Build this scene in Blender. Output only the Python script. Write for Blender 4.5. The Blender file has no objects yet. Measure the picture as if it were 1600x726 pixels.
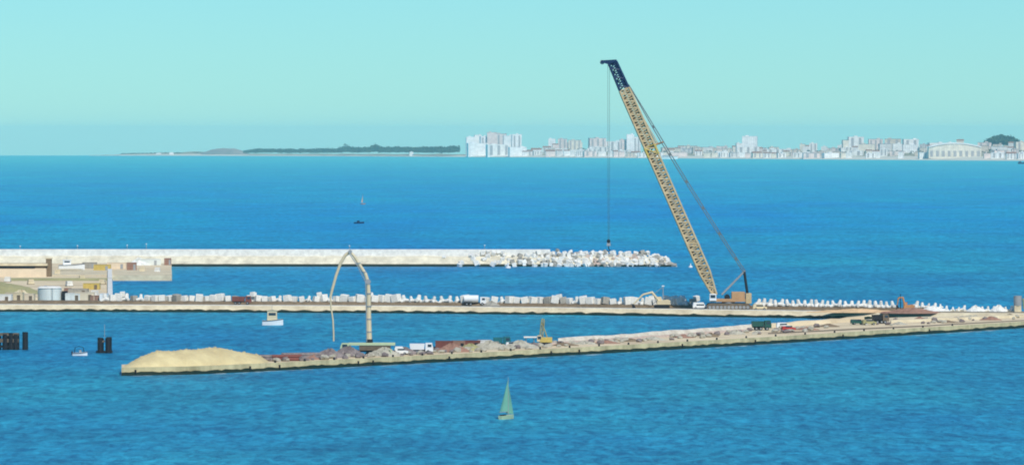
import bpy, math, random
from mathutils import Vector, Matrix
rnd = random.Random(7)
R_ = math.radians
sc = bpy.context.scene
col = sc.collection

# ------------------------------------------------------------------ camera geometry
F = 8000.0           # focal length in photo pixels (1600 wide)
HC = 60.0            # camera height above the sea
EYE = 208.0          # photo row of the eye level
RE = 6.37e6          # earth radius: the sea is curved, the horizon dips
A0 = math.atan((363 - EYE) / F)
FW = Vector((0, math.cos(A0), -math.sin(A0)))
UP = Vector((0, math.sin(A0), math.cos(A0)))

def sea(x, y):
    return -(x * x + y * y) / (2 * RE)

def P(px, py, z=0.0):
    """point on the level z above the sea seen at photo pixel (px, py)"""
    d = FW + Vector(((px - 800) / F, 0, 0)) + UP * ((363 - py) / F)
    a = (d.x * d.x + d.y * d.y) / (2 * RE)
    b = d.z
    c = HC - z
    disc = b * b - 4 * a * c
    t = (-b - math.sqrt(max(disc, 0))) / (2 * a)
    p = Vector((0, 0, HC)) + d * t
    return p

def lerp(a, b, t): return a + (b - a) * t

def interp(pts, x):
    if x <= pts[0][0]:
        (x0, y0), (x1, y1) = pts[0], pts[1]
    elif x >= pts[-1][0]:
        (x0, y0), (x1, y1) = pts[-2], pts[-1]
    else:
        for (x0, y0), (x1, y1) in zip(pts, pts[1:]):
            if x0 <= x <= x1: break
    return y0 + (y1 - y0) * (x - x0) / (x1 - x0)

# ------------------------------------------------------------------ mesh builder
class MB:
    def __init__(s): s.v = []; s.f = []; s.sm = False
    def add(s, vs, fs):
        n = len(s.v); s.v += [tuple(v) for v in vs]; s.f += [tuple(i + n for i in f) for f in fs]; return s
    def box(s, c, d, rz=0.0, taper=1.0, tilt=None):
        hx, hy, hz = d[0] / 2, d[1] / 2, d[2] / 2
        vs = []
        M = Matrix.Rotation(rz, 3, 'Z')
        if tilt: M = M @ Matrix.Rotation(tilt[0], 3, 'X') @ Matrix.Rotation(tilt[1], 3, 'Y')
        for z, k in ((-hz, 1), (hz, taper)):
            for x, y in ((-hx, -hy), (hx, -hy), (hx, hy), (-hx, hy)):
                vs.append(Vector(c) + M @ Vector((x * k, y * k, z)))
        return s.add(vs, [(3, 2, 1, 0), (4, 5, 6, 7), (0, 1, 5, 4), (1, 2, 6, 5), (2, 3, 7, 6), (3, 0, 4, 7)])
    def tube(s, pts, r, n=6):
        pts = [Vector(p) for p in pts]
        rs = r if isinstance(r, (list, tuple)) else [r] * len(pts)
        rings = []
        for i, p in enumerate(pts):
            a = pts[max(i - 1, 0)]; b = pts[min(i + 1, len(pts) - 1)]
            d = (b - a).normalized()
            u = d.cross(Vector((0, 1, 0)))
            if u.length < .05: u = d.cross(Vector((1, 0, 0)))
            u.normalize(); w = d.cross(u)
            rings.append([p + (u * math.cos(2 * math.pi * k / n) + w * math.sin(2 * math.pi * k / n)) * rs[i] for k in range(n)])
        vs = [v for r_ in rings for v in r_]
        fs = []
        for i in range(len(pts) - 1):
            for k in range(n):
                fs.append((i * n + k, i * n + (k + 1) % n, (i + 1) * n + (k + 1) % n, (i + 1) * n + k))
        fs.append(tuple(range(n))[::-1]); fs.append(tuple((len(pts) - 1) * n + k for k in range(n)))
        return s.add(vs, fs)
    def cyl(s, c, r, h, axis='Z', n=16, r2=None):
        ax = {'X': Vector((1, 0, 0)), 'Y': Vector((0, 1, 0)), 'Z': Vector((0, 0, 1))}[axis]
        c = Vector(c)
        return s.tube([c - ax * h / 2, c + ax * h / 2], [r, r if r2 is None else r2], n)
    def prism(s, outline, y0, y1):
        """outline in x,z (counter clockwise), extruded y0..y1"""
        n = len(outline)
        vs = [(x, y0, z) for x, z in outline] + [(x, y1, z) for x, z in outline]
        fs = [tuple(range(n)), tuple(range(2 * n - 1, n - 1, -1))] + [(i, i + n, (i + 1) % n + n, (i + 1) % n) for i in range(n)]
        return s.add(vs, fs)
    def rock(s, c, r, rg, flat=.7):
        import itertools
        t = (1 + 5 ** .5) / 2
        vs = [(-1, t, 0), (1, t, 0), (-1, -t, 0), (1, -t, 0), (0, -1, t), (0, 1, t), (0, -1, -t), (0, 1, -t), (t, 0, -1), (t, 0, 1), (-t, 0, -1), (-t, 0, 1)]
        fs = [(0, 11, 5), (0, 5, 1), (0, 1, 7), (0, 7, 10), (0, 10, 11), (1, 5, 9), (5, 11, 4), (11, 10, 2), (10, 7, 6), (7, 1, 8), (3, 9, 4), (3, 4, 2), (3, 2, 6), (3, 6, 8), (3, 8, 9), (4, 9, 5), (2, 4, 11), (6, 2, 10), (8, 6, 7), (9, 8, 1)]
        a = rg.uniform(0, 6.28); ca, sa = math.cos(a), math.sin(a)
        out = []
        for x, y, z in vs:
            k = r / 1.9 * rg.uniform(.75, 1.25)
            x, y = x * ca - y * sa, x * sa + y * ca
            out.append((c[0] + x * k * 1.15, c[1] + y * k, c[2] + z * k * flat))
        return s.add(out, fs)
    def mesh(s, name, m, smooth=False):
        me = bpy.data.meshes.new(name); me.from_pydata(s.v, [], s.f); me.update()
        ms = m if isinstance(m, (list, tuple)) else [m]
        for q in ms: me.materials.append(q)
        if smooth:
            for p in me.polygons: p.use_smooth = True
        return me

def tagp(o, label=None, cat=None, group=None, kind=None):
    if label: o['label'] = label
    if cat: o['category'] = cat
    if group: o['group'] = group
    if kind: o['kind'] = kind
    return o

def thing(name, label, cat, loc=(0, 0, 0), rz=0.0, group=None):
    o = bpy.data.objects.new(name, None); col.objects.link(o)
    o.empty_display_size = .5
    o.location = loc; o.rotation_euler = (0, 0, rz)
    return tagp(o, label, cat, group)

def part(name, mb, m, parent=None, label=None, smooth=False, bevel=0):
    o = bpy.data.objects.new(name, mb.mesh(name, m, smooth)); col.objects.link(o)
    o.parent = parent
    if label: o['label'] = label
    if bevel:
        b = o.modifiers.new('Bevel', 'BEVEL'); b.width = bevel; b.segments = 2; b.limit_method = 'ANGLE'
    return o

def solo(name, mb, m, label, cat, loc=(0, 0, 0), rz=0.0, group=None, smooth=False, bevel=0):
    o = part(name, mb, m, None, None, smooth, bevel)
    o.location = loc; o.rotation_euler = (0, 0, rz)
    return tagp(o, label, cat, group)

def struct(name, mb, m, label, cat, smooth=False):
    o = part(name, mb, m, None, None, smooth)
    return tagp(o, label, cat, kind='structure')

def copy_tree(o, parent=None):
    c = o.copy(); col.objects.link(c)
    if parent is not None: c.parent = parent
    for ch in [q for q in bpy.data.objects if q.parent == o]:
        copy_tree(ch, c)
    return c

# ------------------------------------------------------------------ materials
def nodes(name):
    m = bpy.data.materials.new(name); m.use_nodes = True
    nt = m.node_tree
    return m, nt, nt.nodes['Principled BSDF']

def mat(name, c, rough=.8, var=.25, scale=.5, bump=0.0, metal=0.0, c2=None, spec=.3, stretch=None):
    m, nt, b = nodes(name)
    b.inputs['Roughness'].default_value = rough
    b.inputs['Metallic'].default_value = metal
    b.inputs['Specular IOR Level'].default_value = spec
    tc = nt.nodes.new('ShaderNodeTexCoord')
    vec = tc.outputs['Object']
    if stretch:
        mp = nt.nodes.new('ShaderNodeMapping'); mp.inputs['Scale'].default_value = stretch
        nt.links.new(vec, mp.inputs['Vector']); vec = mp.outputs['Vector']
    n = nt.nodes.new('ShaderNodeTexNoise'); n.inputs['Scale'].default_value = scale
    n.inputs['Detail'].default_value = 6; n.inputs['Roughness'].default_value = .65
    nt.links.new(vec, n.inputs['Vector'])
    r = nt.nodes.new('ShaderNodeValToRGB')
    if c2 is None: c2 = tuple(q * (1 - var) for q in c)
    r.color_ramp.elements[0].position = .32; r.color_ramp.elements[1].position = .66
    r.color_ramp.elements[0].color = (*c2, 1); r.color_ramp.elements[1].color = (*c, 1)
    nt.links.new(n.outputs['Fac'], r.inputs['Fac']); nt.links.new(r.outputs['Color'], b.inputs['Base Color'])
    if bump:
        n2 = nt.nodes.new('ShaderNodeTexNoise'); n2.inputs['Scale'].default_value = scale * 5; n2.inputs['Detail'].default_value = 5
        nt.links.new(vec, n2.inputs['Vector'])
        bp = nt.nodes.new('ShaderNodeBump'); bp.inputs['Distance'].default_value = bump; bp.inputs['Strength'].default_value = 1
        nt.links.new(n2.outputs['Fac'], bp.inputs['Height']); nt.links.new(bp.outputs['Normal'], b.inputs['Normal'])
    return m

def wall_mat(name, c, wx=4.2, wz=3.3, dark=(.38, .37, .37), fx=.36, fz=.4):
    """plaster wall with a regular grid of dark window openings"""
    m, nt, b = nodes(name)
    b.inputs['Roughness'].default_value = .85; b.inputs['Specular IOR Level'].default_value = .2
    tc = nt.nodes.new('ShaderNodeTexCoord'); sp = nt.nodes.new('ShaderNodeSeparateXYZ')
    nt.links.new(tc.outputs['Object'], sp.inputs[0])
    def mth(op, a, bb=None):
        n = nt.nodes.new('ShaderNodeMath'); n.operation = op
        for i, q in enumerate((a, bb)):
            if q is None: continue
            if isinstance(q, (int, float)): n.inputs[i].default_value = q
            else: nt.links.new(q, n.inputs[i])
        return n.outputs[0]
    u = mth('ADD', sp.outputs['X'], sp.outputs['Y'])
    fxn = mth('LESS_THAN', mth('FRACT', mth('DIVIDE', mth('ADD', u, 500.0), wx)), fx)
    fzn = mth('LESS_THAN', mth('FRACT', mth('DIVIDE', mth('ADD', sp.outputs['Z'], -1.0), wz)), fz)
    w = mth('MULTIPLY', fxn, fzn)
    n = nt.nodes.new('ShaderNodeTexNoise'); n.inputs['Scale'].default_value = .08; n.inputs['Detail'].default_value = 5
    nt.links.new(tc.outputs['Object'], n.inputs['Vector'])
    r = nt.nodes.new('ShaderNodeValToRGB'); r.color_ramp.elements[0].color = (*[q * .78 for q in c], 1); r.color_ramp.elements[1].color = (*c, 1)
    r.color_ramp.elements[0].position = .35; r.color_ramp.elements[1].position = .6
    nt.links.new(n.outputs['Fac'], r.inputs['Fac'])
    mx = nt.nodes.new('ShaderNodeMix'); mx.data_type = 'RGBA'
    nt.links.new(w, mx.inputs['Factor']); nt.links.new(r.outputs['Color'], mx.inputs[6]); mx.inputs[7].default_value = (*dark, 1)
    nt.links.new(mx.outputs[2], b.inputs['Base Color'])
    return m

M = {}
M['white_conc'] = mat('white_conc', (.85, .83, .76), .85, .28, .5, .05)
M['cube'] = mat('cube', (.84, .81, .73), .8, .2, .7, .04)
M['cube_pink'] = mat('cube_pink', (.60, .46, .37), .85, .25, .7, .04)
M['cube_grey'] = mat('cube_grey', (.40, .37, .31), .85, .3, .7, .05)
M['cream'] = mat('cream', (.78, .67, .45), .9, .3, .2, .08, c2=(.52, .42, .27))
M['armour'] = mat('armour', (.84, .76, .56), .9, .3, .25, .12, c2=(.55, .49, .36), stretch=(1, 1, .5))
M['sand'] = mat('sand', (.72, .60, .32), .95, .2, .18, .2, c2=(.55, .44, .23))
M['deck'] = mat('deck', (.50, .46, .34), .95, .3, .07, .1, c2=(.32, .29, .21))
M['deck_light'] = mat('deck_light', (.84, .69, .45), .95, .3, .045, .1, c2=(.58, .45, .28))
M['quay_face'] = mat('quay_face', (.72, .60, .33), .9, .3, .25, .06, c2=(.36, .30, .16), stretch=(1, 1, .25))
M['road'] = mat('road', (.17, .13, .09), .9, .3, .15)
M['ridge'] = mat('ridge', (.76, .70, .58), .9, .3, .3, .15, c2=(.50, .43, .34))
M['foam'] = mat('foam', (.42, .62, .70), .8, .3, .5)
M['wet'] = mat('wet', (.020, .035, .018), .5, .4, .4, .04)
M['brownrock'] = mat('brownrock', (.26, .19, .12), .95, .4, .5, .1)
M['olive'] = mat('olive', (.40, .37, .18), .95, .3, .12, .1)
M['tan'] = mat('tan', (.74, .50, .28), .95, .3, .3, .1)
M['rubble'] = mat('rubble', (.30, .25, .23), .95, .4, .5, .1, c2=(.13, .10, .10))
M['rubble_pale'] = mat('rubble_pale', (.52, .48, .38), .95, .4, .5, .1)
M['cr_cream'] = mat('crane_cream', (.66, .50, .28), .6, .2, .4, c2=(.48, .35, .18))
M['cr_orange'] = mat('crane_orange', (.56, .32, .15), .5, .2, .4)
M['navy'] = mat('navy', (.012, .035, .10), .45, .2, .4)
M['cable'] = mat('cable', (.10, .11, .10), .6, .2, .4)
M['pendant'] = mat('pendant', (.17, .20, .20), .6, .2, .4)
M['black'] = mat('black', (.018, .018, .02), .6, .3, .6)
M['brown_wood'] = mat('brown_wood', (.20, .15, .10), .9, .4, .6, .03)
M['steel'] = mat('steel', (.35, .36, .36), .5, .2, .5)
M['white_paint'] = mat('white_paint', (.82, .82, .80), .4, .06, .5)
M['pale_green'] = mat('pale_green', (.52, .62, .38), .5, .12, .5)
M['boom_cream'] = mat('boom_cream', (.72, .59, .37), .5, .12, .5)
M['glass'] = mat('glass', (.03, .05, .07), .15, .1, .5, spec=.6)
M['rust'] = mat('rust', (.24, .08, .06), .8, .35, .6)
M['rust2'] = mat('rust2', (.36, .20, .14), .8, .3, .6)
M['teal'] = mat('teal', (.02, .16, .18), .5, .2, .5)
M['dgreen'] = mat('dgreen', (.02, .09, .07), .5, .2, .5)
M['yellow'] = mat('yellow', (.62, .46, .12), .5, .2, .5)
M['orange'] = mat('orange', (.58, .28, .11), .5, .2, .5)
M['red'] = mat('red', (.5, .05, .04), .5, .2, .5)
M['pinkwall'] = mat('pinkwall', (.82, .67, .48), .9, .25, .12)
M['tank'] = mat('tank', (.74, .76, .70), .6, .2, .2)
M['sail'] = mat('sail', (.17, .42, .31), .8, .12, .4)
M['coast'] = mat('coast', (.30, .30, .17), .95, .4, .004, c2=(.42, .36, .24))
M['bluff'] = mat('bluff', (.40, .36, .29), .95, .4, .01, c2=(.26, .26, .22))
M['beach'] = mat('beach', (.75, .70, .55), .95, .15, .006)
M['leaf'] = mat('leaf', (.07, .12, .06), .9, .5, .03, c2=(.03, .07, .03))
M['leaf2'] = mat('leaf2', (.06, .10, .05), .9, .4, .03)
M['trunk'] = mat('trunk', (.08, .06, .04), .9, .3, .5)
M['roof_red'] = mat('roof_red', (.34, .17, .10), .9, .25, .05)
M['roof_grey'] = mat('roof_grey', (.22, .22, .22), .9, .25, .05)
M['roof_white'] = mat('roof_white', (.8, .8, .76), .8, .1, .05)
M['loggia'] = mat('loggia', (.42, .40, .39), .9, .2, .1)
WALLS = [('white', wall_mat('wall_white', (.92, .90, .84))), ('cream', wall_mat('wall_cream', (.86, .78, .62), 5, 3.4)),
         ('pale pink', wall_mat('wall_pink', (.88, .72, .64), 4.6, 3.2)), ('pale grey', wall_mat('wall_grey', (.72, .70, .66), 5.4, 3.6)),
         ('bright white', wall_mat('wall_bright', (.95, .94, .90), 6, 3.8, fx=.3)), ('beige', wall_mat('wall_beige', (.72, .60, .46), 4.8, 3.4))]

# sea water
def water_mat():
    m, nt, b = nodes('sea_water')
    L = nt.links.new
    tc = nt.nodes.new('ShaderNodeTexCoord')
    def noise(sx, sy, det=3, rough=.55, dist=0.0):
        mp = nt.nodes.new('ShaderNodeMapping'); mp.inputs['Scale'].default_value = (sx, sy, 1)
        L(tc.outputs['Object'], mp.inputs['Vector'])
        n = nt.nodes.new('ShaderNodeTexNoise'); n.inputs['Scale'].default_value = 1
        n.inputs['Detail'].default_value = det; n.inputs['Roughness'].default_value = rough; n.inputs['Distortion'].default_value = dist
        L(mp.outputs['Vector'], n.inputs['Vector'])
        return n.outputs['Fac']
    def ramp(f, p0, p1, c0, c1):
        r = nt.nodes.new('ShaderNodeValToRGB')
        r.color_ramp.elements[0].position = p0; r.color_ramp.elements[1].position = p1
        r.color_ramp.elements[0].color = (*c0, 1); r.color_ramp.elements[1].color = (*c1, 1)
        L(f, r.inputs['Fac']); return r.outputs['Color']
    # turbid / clear water bodies (large), then light and dark of wind streaks and chop painted in
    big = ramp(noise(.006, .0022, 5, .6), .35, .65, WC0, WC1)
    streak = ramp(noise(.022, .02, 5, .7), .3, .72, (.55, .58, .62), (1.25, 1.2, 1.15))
    chop_shade = ramp(noise(.25, .22, 5, .75), .36, .68, (.5, .55, .6), (1.4, 1.35, 1.3))
    def mul(a, bb, f=1.0):
        x = nt.nodes.new('ShaderNodeMix'); x.data_type = 'RGBA'; x.blend_type = 'MULTIPLY'; x.inputs['Factor'].default_value = f
        L(a, x.inputs[6]); L(bb, x.inputs[7]); return x.outputs[2]
    sp = nt.nodes.new('ShaderNodeSeparateXYZ'); L(tc.outputs['Object'], sp.inputs[0])
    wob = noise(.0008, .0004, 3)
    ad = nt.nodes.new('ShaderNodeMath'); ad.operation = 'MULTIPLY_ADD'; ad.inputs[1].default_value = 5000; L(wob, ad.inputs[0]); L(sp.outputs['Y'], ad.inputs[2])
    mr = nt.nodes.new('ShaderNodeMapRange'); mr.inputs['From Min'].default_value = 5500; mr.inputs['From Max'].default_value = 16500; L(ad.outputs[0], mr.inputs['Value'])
    sh = nt.nodes.new('ShaderNodeMix'); sh.data_type = 'RGBA'; L(mr.outputs[0], sh.inputs['Factor']); L(big, sh.inputs[6]); sh.inputs[7].default_value = (.06, .62, .68, 1)  # far water turquoise: shallows, with the haze's paling near the horizon painted in
    wave_shade = ramp(noise(.34, .09, 5, .7, .6), .36, .66, (.3, .42, .55), (2.0, 1.65, 1.42))  # light and dark of the ripples painted into the base colour
    # nearer water duller: greyer harbour, plus the darkening of a steeper view painted in
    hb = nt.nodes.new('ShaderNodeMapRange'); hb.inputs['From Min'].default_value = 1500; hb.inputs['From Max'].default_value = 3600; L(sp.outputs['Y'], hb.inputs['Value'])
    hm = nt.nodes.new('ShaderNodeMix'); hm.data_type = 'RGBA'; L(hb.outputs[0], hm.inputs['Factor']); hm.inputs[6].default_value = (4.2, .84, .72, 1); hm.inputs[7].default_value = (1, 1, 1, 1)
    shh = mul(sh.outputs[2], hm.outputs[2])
    c = mul(mul(mul(shh, streak, .75), chop_shade, .4), wave_shade, .75)
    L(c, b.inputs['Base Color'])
    b.inputs['Roughness'].default_value = .42
    b.inputs['IOR'].default_value = 1.33
    b.inputs['Specular IOR Level'].default_value = .35
    h1 = noise(.30, .16, 5, .65, .4); h2 = noise(.5, .9, 3, .6); 
    a = nt.nodes.new('ShaderNodeMath'); a.operation = 'MULTIPLY_ADD'; a.inputs[1].default_value = .35
    L(h2, a.inputs[0]); L(h1, a.inputs[2])
    bp = nt.nodes.new('ShaderNodeBump'); bp.inputs['Strength'].default_value = .9; bp.inputs['Distance'].default_value = 2.2
    L(a.outputs[0], bp.inputs['Height']); L(bp.outputs['Normal'], b.inputs['Normal'])
    return m
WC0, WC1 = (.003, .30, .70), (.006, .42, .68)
M['water'] = water_mat()

# ------------------------------------------------------------------ world, sun, camera
SUN_EL, SUN_AZ = 46.0, 158.0     # azimuth clockwise from +Y (view direction)
w = bpy.data.worlds.new("World"); sc.world = w; w.use_nodes = True
nt = w.node_tree; bg = nt.nodes['Background']
sk = nt.nodes.new('ShaderNodeTexSky'); sk.sky_type = 'NISHITA'; sk.sun_disc = False
sk.sun_elevation = R_(SUN_EL); sk.sun_rotation = R_(SUN_AZ)
sk.air_density = 1.0; sk.dust_density = 0.0; sk.ozone_density = 4.0; sk.altitude = 60
tint = nt.nodes.new('ShaderNodeMix'); tint.data_type = 'RGBA'; tint.blend_type = 'MULTIPLY'; tint.inputs['Factor'].default_value = 1
tint.inputs[7].default_value = (.335, .70, .885, 1)
nt.links.new(sk.outputs[0], tint.inputs[6]); nt.links.new(tint.outputs[2], bg.inputs['Color'])
bg.inputs['Strength'].default_value = .12
sl = bpy.data.lights.new('sun', 'SUN'); sl.energy = 3.8; sl.angle = R_(.5); sl.color = (1, .96, .88)
so = bpy.data.objects.new('sun', sl); col.objects.link(so)
sv = Vector((math.sin(R_(SUN_AZ)) * math.cos(R_(SUN_EL)), math.cos(R_(SUN_AZ)) * math.cos(R_(SUN_EL)), math.sin(R_(SUN_EL))))
so.rotation_euler = sv.to_track_quat('Z', 'Y').to_euler(); so.location = (0, 0, 300)
cd = bpy.data.cameras.new('camera'); cam = bpy.data.objects.new('camera', cd); col.objects.link(cam)
cd.sensor_width = 36; cd.lens = 36 * F / 1600; cd.clip_start = 1; cd.clip_end = 90000
cam.location = (0, 0, HC); cam.rotation_euler = (math.pi / 2 - A0, 0, 0); sc.camera = cam
sc.view_settings.view_transform = 'Standard'; sc.view_settings.look = 'None'
sc.view_settings.exposure = 0.0; sc.view_settings.gamma = 1
sc.cycles.use_denoising = True
sc.cycles.pixel_filter_type = 'BLACKMAN_HARRIS'; sc.cycles.filter_width = 1.9
sc.cycles.volume_bounces = 1
sc.cycles.max_bounces = 6

# ------------------------------------------------------------------ sea, haze
mb = MB()
NA = 144
radii = [0.0] + [60 * (34000 / 60) ** (i / 150) for i in range(151)]
vs = [(0, 0, 0)]; fs = []
for r in radii[1:]:
    for k in range(NA):
        a = 2 * math.pi * k / NA + math.pi / NA
        vs.append((r * math.sin(a), r * math.cos(a), -r * r / (2 * RE)))
for k in range(NA): fs.append((0, 1 + (k + 1) % NA, 1 + k))
for i in range(len(radii) - 2):
    for k in range(NA):
        fs.append((1 + i * NA + k, 1 + i * NA + (k + 1) % NA, 1 + (i + 1) * NA + (k + 1) % NA, 1 + (i + 1) * NA + k))
mb.add(vs, fs)
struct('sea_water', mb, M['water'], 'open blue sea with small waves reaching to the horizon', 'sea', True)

m = bpy.data.materials.new('haze_air'); m.use_nodes = True; nt = m.node_tree
nt.nodes.remove(nt.nodes['Principled BSDF'])
pv = nt.nodes.new('ShaderNodeVolumePrincipled'); pv.inputs['Color'].default_value = (.56, .985, 1, 1)
pv.inputs['Density'].default_value = 2.35e-5; pv.inputs['Anisotropy'].default_value = 0.0
nt.links.new(pv.outputs[0], nt.nodes['Material Output'].inputs['Volume'])
mb = MB().box((0, 0, (103 - 95) / 2), (2 * 34600, 2 * 34600, 103 + 95))
o = part('haze', mb, m); tagp(o, 'thin pale blue summer haze over the sea', 'haze', kind='stuff')

# ------------------------------------------------------------------ breakwater and moles
def loft(rows, m_idx=None):
    """rows: list of equal-length point lists (one per station); makes a strip mesh with end caps"""
    b = MB(); n = len(rows[0])
    vs = [p for r in rows for p in r]
    fs = [(i * n + k, (i + 1) * n + k, (i + 1) * n + k + 1, i * n + k + 1) for i in range(len(rows) - 1) for k in range(n - 1)]
    fs.append(tuple(range(n))); fs.append(tuple((len(rows) - 1) * n + k for k in range(n))[::-1])
    return b.add(vs, fs)

def station(px, wl, prof):
    p = P(px, interp(wl, px))
    return [(p.x, p.y + dy, p.z + z) for dy, z in prof]

def xs(a, b, step): 
    n = max(1, int(abs(b - a) / step)); return [a + (b - a) * i / n for i in range(n + 1)]

# --- far outer breakwater
FAR = [(-400, 416), (1060, 416.5)]
def far_h(px): return interp([(-400, 1), (1000, 1), (1022, .82), (1046, .5), (1060, .12)], min(px, 1060))
t = thing('breakwater', 'long white outer breakwater across the whole left half, rubble at its right tip', 'breakwater', P(500, 416))
t0 = Vector(t.location)
def rel(rows, o0=t0): return [[tuple(Vector(p) - o0) for p in r] for r in rows]
rows = [station(x, FAR, [(0, -3), (0, .25), (6.5, 4.3 * far_h(x)), (9, 4.5 * far_h(x)), (20, 4.5 * far_h(x)), (30, -3)]) for x in xs(-400, 1058, 12)]
for r in rows:
    for k in (2, 3): r[k] = (r[k][0], r[k][1] + rnd.uniform(-.5, .5), r[k][2] + rnd.uniform(-.2, .2))
part('armour_slope', loft(rel(rows)), M['armour'], t)
rows = [station(x, FAR, [(9.0, 4.0), (9.2, 7.6), (12, 7.6), (12.3, 4.0)]) for x in xs(-400, 860, 20)]
part('crest_wall', loft(rel(rows)), M['white_conc'], t)
rows = [station(x, FAR, [(-.5, -1), (-.45, .8), (1.6, 1.2), (1.6, -1)]) for x in xs(-400, 1056, 12)]
part('wet_toe', loft(rel(rows)), M['wet'], t)

# low posts on the crest
for i, x in enumerate([28, 118, 196, 226, 545, 757]):
    p = P(x, 416); 
    q = thing('beacon_post', 'thin dark marker post on the white breakwater crest, number %s from the left' % ['one', 'two', 'three', 'four', 'five', 'six'][i], 'post', (p.x, p.y + 10.6, p.z + 7.6), 0, 'marker posts on the outer breakwater')
    h = [1.2, 1.4, 1.6, 2.2, 1.3, 1.6][i]
    part('pole', MB().cyl((0, 0, h / 2), .12, h, n=8), M['steel'], q)
    part('lamp', MB().cyl((0, 0, h + .2), .28, .4, n=10), M['white_paint'], q)

# armour cubes at the tip
def cube_mesh(name, s, m, k):
    b = MB(); b.box((0, 0, 0), (s, s, s)); me = b.mesh(name, m); return me
def place_cube(me, loc, rot, label, group, name='concrete_cube', s=1.0, cat='concrete block'):
    if 'grey' in me.materials[0].name: label = label.replace('white concrete', 'grey concrete')
    o = bpy.data.objects.new(name, me); col.objects.link(o); o.location = loc; o.rotation_euler = rot; o.scale = (s, s, s)
    b = o.modifiers.new('Bevel', 'BEVEL'); b.width = .12; b.segments = 1
    tagp(o, label, cat, group); return o
cm = {k: cube_mesh('concrete_cube', 2.3, M[k], k) for k in ('cube', 'cube_pink', 'cube_grey', 'white_conc')}
cells = []
x = 690
while x < 1054:
    for lvl in range(5):
        cells.append((x + rnd.uniform(-3, 3), lvl))
    x += rnd.uniform(5.6, 6.8)
for x, lvl in cells:
    hh = far_h(x)
    if x < 860 and rnd.random() > interp([(690, .04), (760, .22), (860, .85)], x): continue
    if hh < .45 and lvl > 1: continue
    f = (lvl + .35 + rnd.uniform(-.25, .25)) / 4.6
    dy = -1.2 + 10.5 * f; z = (.2 + 6.0 * f) * hh + rnd.uniform(-.3, .3)
    if lvl == 4 and rnd.random() < .15: z += .9
    p = P(min(x, 1057), 416.4)
    k = 'cube'
    r = rnd.random()
    if 900 < x < 1000 and r < .16: k = 'cube_pink'
    elif x > 800 and r < .3: k = 'cube_grey'
    elif r > .66: k = 'white_conc'
    zone = 'left of the hanging hook' if x < 935 else ('below the hanging hook' if x < 985 else 'at the tapering right tip')
    tone = {'cube': 'white', 'white_conc': 'cream white', 'cube_pink': 'pale reddish', 'cube_grey': 'grey'}[k]
    row = ['at the waterline', 'on the lower slope', 'on the middle slope', 'on the upper slope', 'on the crest'][lvl]
    place_cube(cm[k], (p.x, p.y + dy, p.z + z), (rnd.uniform(-.5, .5), rnd.uniform(-.5, .5), rnd.uniform(0, 3)),
               '%s armour cube %s of the breakwater %s' % (tone, row, zone), 'armour cubes on the outer breakwater', 'armour_cube', rnd.uniform(.55, .98))

# --- middle mole
MID = [(-400, 486), (0, 486.5), (300, 487.5), (620, 489), (900, 492), (1200, 496), (1400, 499), (1800, 502)]
ZD = 2.2
t = thing('middle_mole', 'long low middle mole carrying a road and a row of white cubes', 'mole', P(600, 489)); t0 = Vector(t.location)
rows = [station(x, MID, [(0, -3), (0, .2), (2.5, ZD - .1), (4.5, ZD), (24, ZD), (32, -3)]) for x in xs(-400, 1800, 25)]
part('mole_body', loft(rel(rows, t0)), M['cream'], t)
rows = [station(x, MID, [(9, ZD - .5), (9, ZD + .012), (17, ZD + .012), (17, ZD - .5)]) for x in xs(-400, 1800, 40)]
part('roadway', loft(rel(rows, t0)), M['road'], t)
rows = [station(x, MID, [(-.4, -1), (-.35, .5), (.6, .8), (.6, -1)]) for x in xs(-400, 1420, 7)]
for q_ in rows:
    dz = rnd.uniform(-.2, .3)
    for k in (1, 2): q_[k] = (q_[k][0], q_[k][1], q_[k][2] + dz)
part('wet_toe', loft(rel(rows, t0)), M['wet'], t)
rows = [station(x, MID, [(4.0, ZD - .4), (4.0, ZD + .2), (4.6, ZD + .2), (4.6, ZD - .4)]) for x in xs(-400, 1390, 40)]
part('kerb', loft(rel(rows, t0)), M['white_conc'], t)
rows = [station(x, MID, [(18.6, ZD - .3), (18.9, ZD + .85 + rnd.uniform(-.15, .15)), (23, ZD + .95), (23.6, ZD - .3)]) for x in xs(-400, 1470, 6)]
part('rubble_base', loft(rel(rows, t0)), M['brownrock'], t)
def on_mid(px, dy, z=0.0):
    p = P(px, interp(MID, px)); q = Vector((p.x, p.y + dy, p.z + ZD + z))
    q.x *= (p.y + dy) / p.y
    return q

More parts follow.
